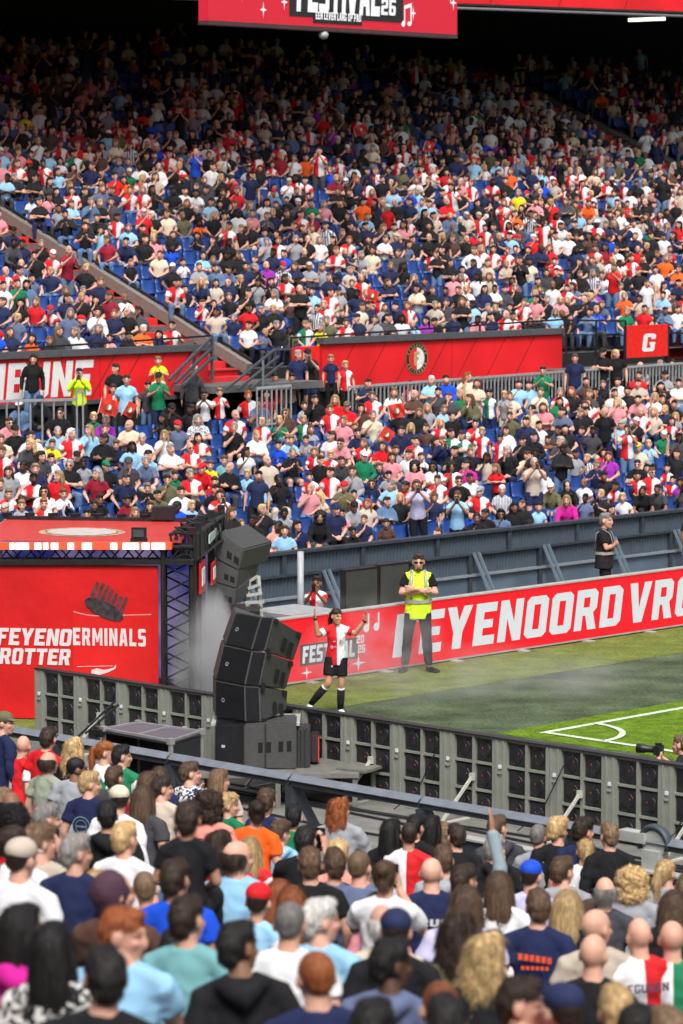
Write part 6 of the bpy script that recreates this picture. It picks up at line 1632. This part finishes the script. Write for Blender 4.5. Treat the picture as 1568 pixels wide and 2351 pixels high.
def rand_person(a, b, z, up=False):
    t = rnd.choices(TOPS, TW)[0]; kid = rnd.random() < .22; sk = rnd.choices([1, 2, 3, 4], [74, 10, 9, 7])[0]
    hr = rnd.choices(['s', 't', 'l', 'w', 'p', 'k', 'z'], [40, 10, 21, 5, 8, 7, 8])[0]; hc = rnd.choices('kdmlbgwr', [16, 26, 18, 12, 12, 9, 3, 3])[0]
    hcol = HC[hc] if hr != 'k' else rnd.choice([C['bk'], C['wh'], C['nv'], C['rd'], C['be']])
    if sk > 2: hcol = HC['k'] if hr != 'k' else hcol
    sit = rnd.random() > .035; arms = rnd.choice(['lap', 'rest', 'fold', 'clap', 'knee', 'chin', 'drink', 'rest', 'lap']) if sit else rnd.choice(['fold', 'clap', 'down', 'phone']); yaw = rnd.choice([-.55, -.1, .2, .6])
    p = W(a, b); look = W(26, 24); d = look - p; rz = math.atan2(-d.x, d.y) + rnd.uniform(-.35, .35)
    s = (.76 if kid else .93) * rnd.uniform(.95, 1.06)
    crowd_add(a, b, z, rz, s, sit, arms, yaw, kid, t[0], C[t[1]], hr, hcol, sk, rnd.choice([C['dn'], C['bk'], C['nv'], C['dg'], C['be'], C['dn']]))
SEATS = []
def seat_visible(X, Y): return -25 < X < 1593 and Y > -20
upper_n = 0
for k in range(26):
    b = 55.6 + k * .8; z = fl(UP_F, b)
    a = 42.0 + (k % 2) * .25
    while a < 112:
        X, Y, zz = project(W(a, b, z + 1.0))
        if X > 1600: break
        if X > -30:
            aisle = (aS - 1.7 < a < aS + .25) or (aR_ - 1.35 < a < aR_ + 1.35 and b > 60) or (a1 * 0 + 71.6 < a < 74.2 and False)
            gap1 = (478 < X < 560 and k < 1)
            if not aisle and not gap1:
                pocc = .89 if k < 21 else .62
                nz = noise.noise(Vector((a * .3, b * .4, 3))); pocc += nz * .40
                occ = rnd.random() < pocc
                if occ: rand_person(a + rnd.uniform(-.06, .06), b + rnd.uniform(-.05, .05) - .0, z, True); upper_n += 1
                SEATS.append((a, b, z, occ, Y))
        a += .49
# lower block: seats everywhere, and extra seated people where the noted ones leave room
occ_ = [(r['a'], r['b']) for r in lows]
for k in range(10):
    b = 45.75 + k * .8; z = fl(LOW_F, b); a = 30.0
    while a < 90:
        X, Y, zz = project(W(a, b, z + 1.0))
        if X > 1600: break
        if X > -30:
            near_ = min(((a - p) ** 2 + ((b - q) * 1.0) ** 2) for p, q in occ_); occ = near_ < .42 ** 2 * 1.6
            free = near_ > .54 ** 2
            hidden = X < 470 and Y > 1180
            if not hidden:
                if free and k < 9 and rnd.random() < (.8 if not (k == 0) else .15) : rand_person(a, b, z); occ = True
                SEATS.append((a, b, z, occ, Y))
        a += .52
V = np.concatenate(CV); lt = np.concatenate(CLT); lv = np.concatenate(CLV); cc = np.concatenate(CC)
me = bpy.data.meshes.new('crowd'); me.vertices.add(len(V)); me.vertices.foreach_set('co', V.ravel()); me.loops.add(len(lv)); me.loops.foreach_set('vertex_index', lv)
me.polygons.add(len(lt)); ls = np.concatenate([[0], np.cumsum(lt)[:-1]]); me.polygons.foreach_set('loop_start', ls); me.polygons.foreach_set('loop_total', lt); me.update(calc_edges=True)
ca_ = me.color_attributes.new('Col', 'FLOAT_COLOR', 'POINT'); ca_.data.foreach_set('color', np.concatenate([cc, np.ones((len(cc), 1))], 1).ravel()); me.shade_smooth()
me.materials.append(SKM); o = link('crowd', me); o['label'] = 'dense crowd of seated spectators filling the upper stand of the stadium'; o['category'] = 'crowd'; o['kind'] = 'stuff'
print('crowd verts', len(V), 'upper', upper_n, 'individuals', len(IND), 'rest', len(REST))
# ------------------------------------------------------------ seats
def seat_mb(mb, o, rz):
    c, s_ = math.cos(rz), math.sin(rz); X1 = Vector((c, s_, 0)); Y1 = Vector((-s_, c, 0)); o = Vector(o)
    def P(x, y, z): return o + X1 * x + Y1 * y + Z3 * z
    # curved pan and back in one sweep
    prof = [(.22, .435), (.10, .415), (-.10, .41), (-.19, .44), (-.225, .52), (-.25, .66), (-.255, .78)]; V = []; F = []
    for i, (y, z) in enumerate(prof):
        for j, x in enumerate((-.215, -.11, 0, .11, .215)):
            e = .022 * abs(x / .215) ** 2; V.append(tuple(P(x, y + (e if i > 3 else 0), z + (e if i <= 3 else 0))))
    for i in range(6):
        for j in range(4): F.append((i * 5 + j, i * 5 + j + 1, i * 5 + j + 6, i * 5 + j + 5))
    n = len(V); V += [tuple(Vector(v) - Z3 * .02 - Y1 * .018) for v in V]; F += [tuple(q + n for q in reversed(f)) for f in F[:]]
    for i in range(6): F += [(i * 5, i * 5 + 5, n + i * 5 + 5, n + i * 5), (i * 5 + 4, n + i * 5 + 4, n + i * 5 + 9, i * 5 + 9)]
    F += [(0, n, n + 4, 4), (30, 34, n + 34, n + 30)]
    mb.add(V, F); mb.box(P(0, -.10, .22), (.06, .08, .38), (X1, Y1, Z3))
rzs = math.atan2(-(-N3.x), -N3.y)
emp = sorted([s_ for s_ in SEATS if not s_[3]], key=lambda s_: (round(s_[1], 1), s_[0])); emp_i = emp[:290]; ids = set((s_[0], s_[1]) for s_ in emp_i)
cnt_ = {}; sm = MB(); seat_mb(sm, (0, 0, 0), 0); sme = sm.mesh('seat', BLUE, True)
for (a, b, z, oc, Y) in emp_i:
    o = link('stadium_seat', sme); o.location = W(a, b + .1, z); o.rotation_euler = (0, 0, rzs); lower = b < 54
    key_ = (lower, round(b, 1)); cnt_[key_] = cnt_.get(key_, 0) + 1; row_ = round((b - (45.75 if lower else 55.6)) / .8)
    o['label'] = f"empty blue seat, {ORDS[min(cnt_[key_] - 1, 29)]} empty one from left in the {ORDS[row_]} row of the {'lower' if lower else 'upper'} stand"; o['category'] = 'seat'; o['group'] = 'empty seats of the lower stand' if lower else 'empty seats of the upper stand'
mb = MB()
for (a, b, z, oc, Y) in SEATS:
    if (a, b) not in ids: seat_mb(mb, W(a, b + .12, z), rzs)
o = mb.build('seats', BLUE, None, True, kind='stuff', label='rows of blue plastic seats under and behind the spectators', category='seats')

# ------------------------------------------------------------ red flags with the crest
def flag(X, Y, w, h, b, tilt, label, lowers=True):
    a, z = pick_b(X, Y, b); c = Vector(W(a, b, z)); tc_ = math.cos(tilt), math.sin(tilt); xd = Vector((1, 0, 0)) * tc_[0] + Z3 * tc_[1]; yd = Z3 * tc_[0] - Vector((1, 0, 0)) * tc_[1]
    sc = project(c)[2] / F_PX; w *= sc; h *= sc; t = thing('club_flag', label, 'flag', c, group='red club flags held up in the lower stand'); V = []; F = []; n = 10
    for j in range(n + 1):
        for i in range(n + 1): x = (i / n - .5) * w; y = (j / n - .5) * h; V.append(tuple(xd * x + yd * y + Vector((0, 1, 0)) * (.03 * math.sin(i * .9 + j * .4))))
    for j in range(n):
        for i in range(n): k = j * (n + 1) + i; F.append((k, k + 1, k + n + 2, k + n + 1))
    MB().add(V, F).build('cloth', mat('flag_red', (.70, .03, .015), .7, var=.05), t, True)
    e = emblem(t, tuple(Vector((0, -.06, 0))), tuple(xd), tuple(yd), h * .26, 'crest')
    mb = MB(); mb.tube([xd * (-w / 2) - yd * h * .62, xd * (-w / 2) + yd * h * .5], [.008, .008], 6); mb.build('stick', WHITE, t)
flag(250, 934, 42, 36, 52.2, -.25, 'red flag with round crest held up left, in front of the red letters front')
flag(298, 940, 22, 34, 52.2, -.5, 'narrow folded red flag next to the flag below the letters front')
flag(911, 943, 36, 32, 51.5, .18, 'red crest flag in the middle of the lower stand, upper of two')
flag(888, 997, 30, 28, 49.5, -.6, 'tilted red crest flag in the middle of the lower stand, lower of two')
flag(854, 678, 28, 26, 57.0, -.3, 'red crest flag held up in the upper stand above the club crest')
flag(828, 298, 30, 22, 67.0, .3, 'red flag held high in the upper stand, farthest up of the flags')
flag(985, 336, 22, 22, 66.0, -.3, 'orange red flag in the upper middle of the upper stand')
flag(552, 318, 16, 30, 66.5, .5, 'small orange flag waved in the upper left of the upper stand')

# ------------------------------------------------------------ drifting stage smoke
def smoke(name, c, r, dens, label, sc=1.2, thr=.42):
    mb = MB(); mb.ell((0, 0, 0), r, 20); m = bpy.data.materials.new('smoke'); m.use_nodes = True; nt = m.node_tree; nt.nodes.clear(); out = nt.nodes.new('ShaderNodeOutputMaterial'); v = nt.nodes.new('ShaderNodeVolumePrincipled')
    v.inputs['Color'].default_value = (.9, .9, .92, 1); v.inputs['Anisotropy'].default_value = 0; nt.links.new(v.outputs[0], out.inputs['Volume']); L = nt.links.new
    tc = nt.nodes.new('ShaderNodeTexCoord'); nz = nt.nodes.new('ShaderNodeTexNoise'); nz.inputs['Scale'].default_value = sc; nz.inputs['Detail'].default_value = 4; L(tc.outputs['Object'], nz.inputs['Vector'])
    mr = nt.nodes.new('ShaderNodeMapRange'); mr.inputs['From Min'].default_value = thr; mr.inputs['From Max'].default_value = thr + .25; mr.inputs['To Max'].default_value = dens; L(nz.outputs[0], mr.inputs[0])
    vm = nt.nodes.new('ShaderNodeVectorMath'); vm.operation = 'DIVIDE'; vm.inputs[1].default_value = r; L(tc.outputs['Object'], vm.inputs[0]); ln = nt.nodes.new('ShaderNodeVectorMath'); ln.operation = 'LENGTH'; L(vm.outputs[0], ln.inputs[0])
    m2 = nt.nodes.new('ShaderNodeMapRange'); m2.inputs['From Min'].default_value = 1.0; m2.inputs['From Max'].default_value = .35; L(ln.outputs['Value'], m2.inputs[0]); mu = nt.nodes.new('ShaderNodeMath'); mu.operation = 'MULTIPLY'; L(mr.outputs[0], mu.inputs[0]); L(m2.outputs[0], mu.inputs[1]); L(mu.outputs[0], v.inputs['Density'])
    o = mb.build(name, m); o.location = c; o['kind'] = 'stuff'; o['label'] = label; o['category'] = 'smoke'; return o
smoke('smoke', pdepth(468, 1510, 44.8), (.50, 1.7, 1.1), 3.6, 'pale stage smoke rising between the stage and the loudspeakers', 1.6, .30)
q = pdepth(820, 1470, 47.6); smoke('smoke', q, (1.4, .6, .75), 1.6, 'thin pale smoke drifting in front of the LED board beside the player', 1.4, .46)
q = pdepth(1050, 1575, 46.5); smoke('smoke', Vector((q.x, q.y, .30)), (3.8, 2.4, .42), .35, 'thin smoke drifting low over the side turf', .8, .44)
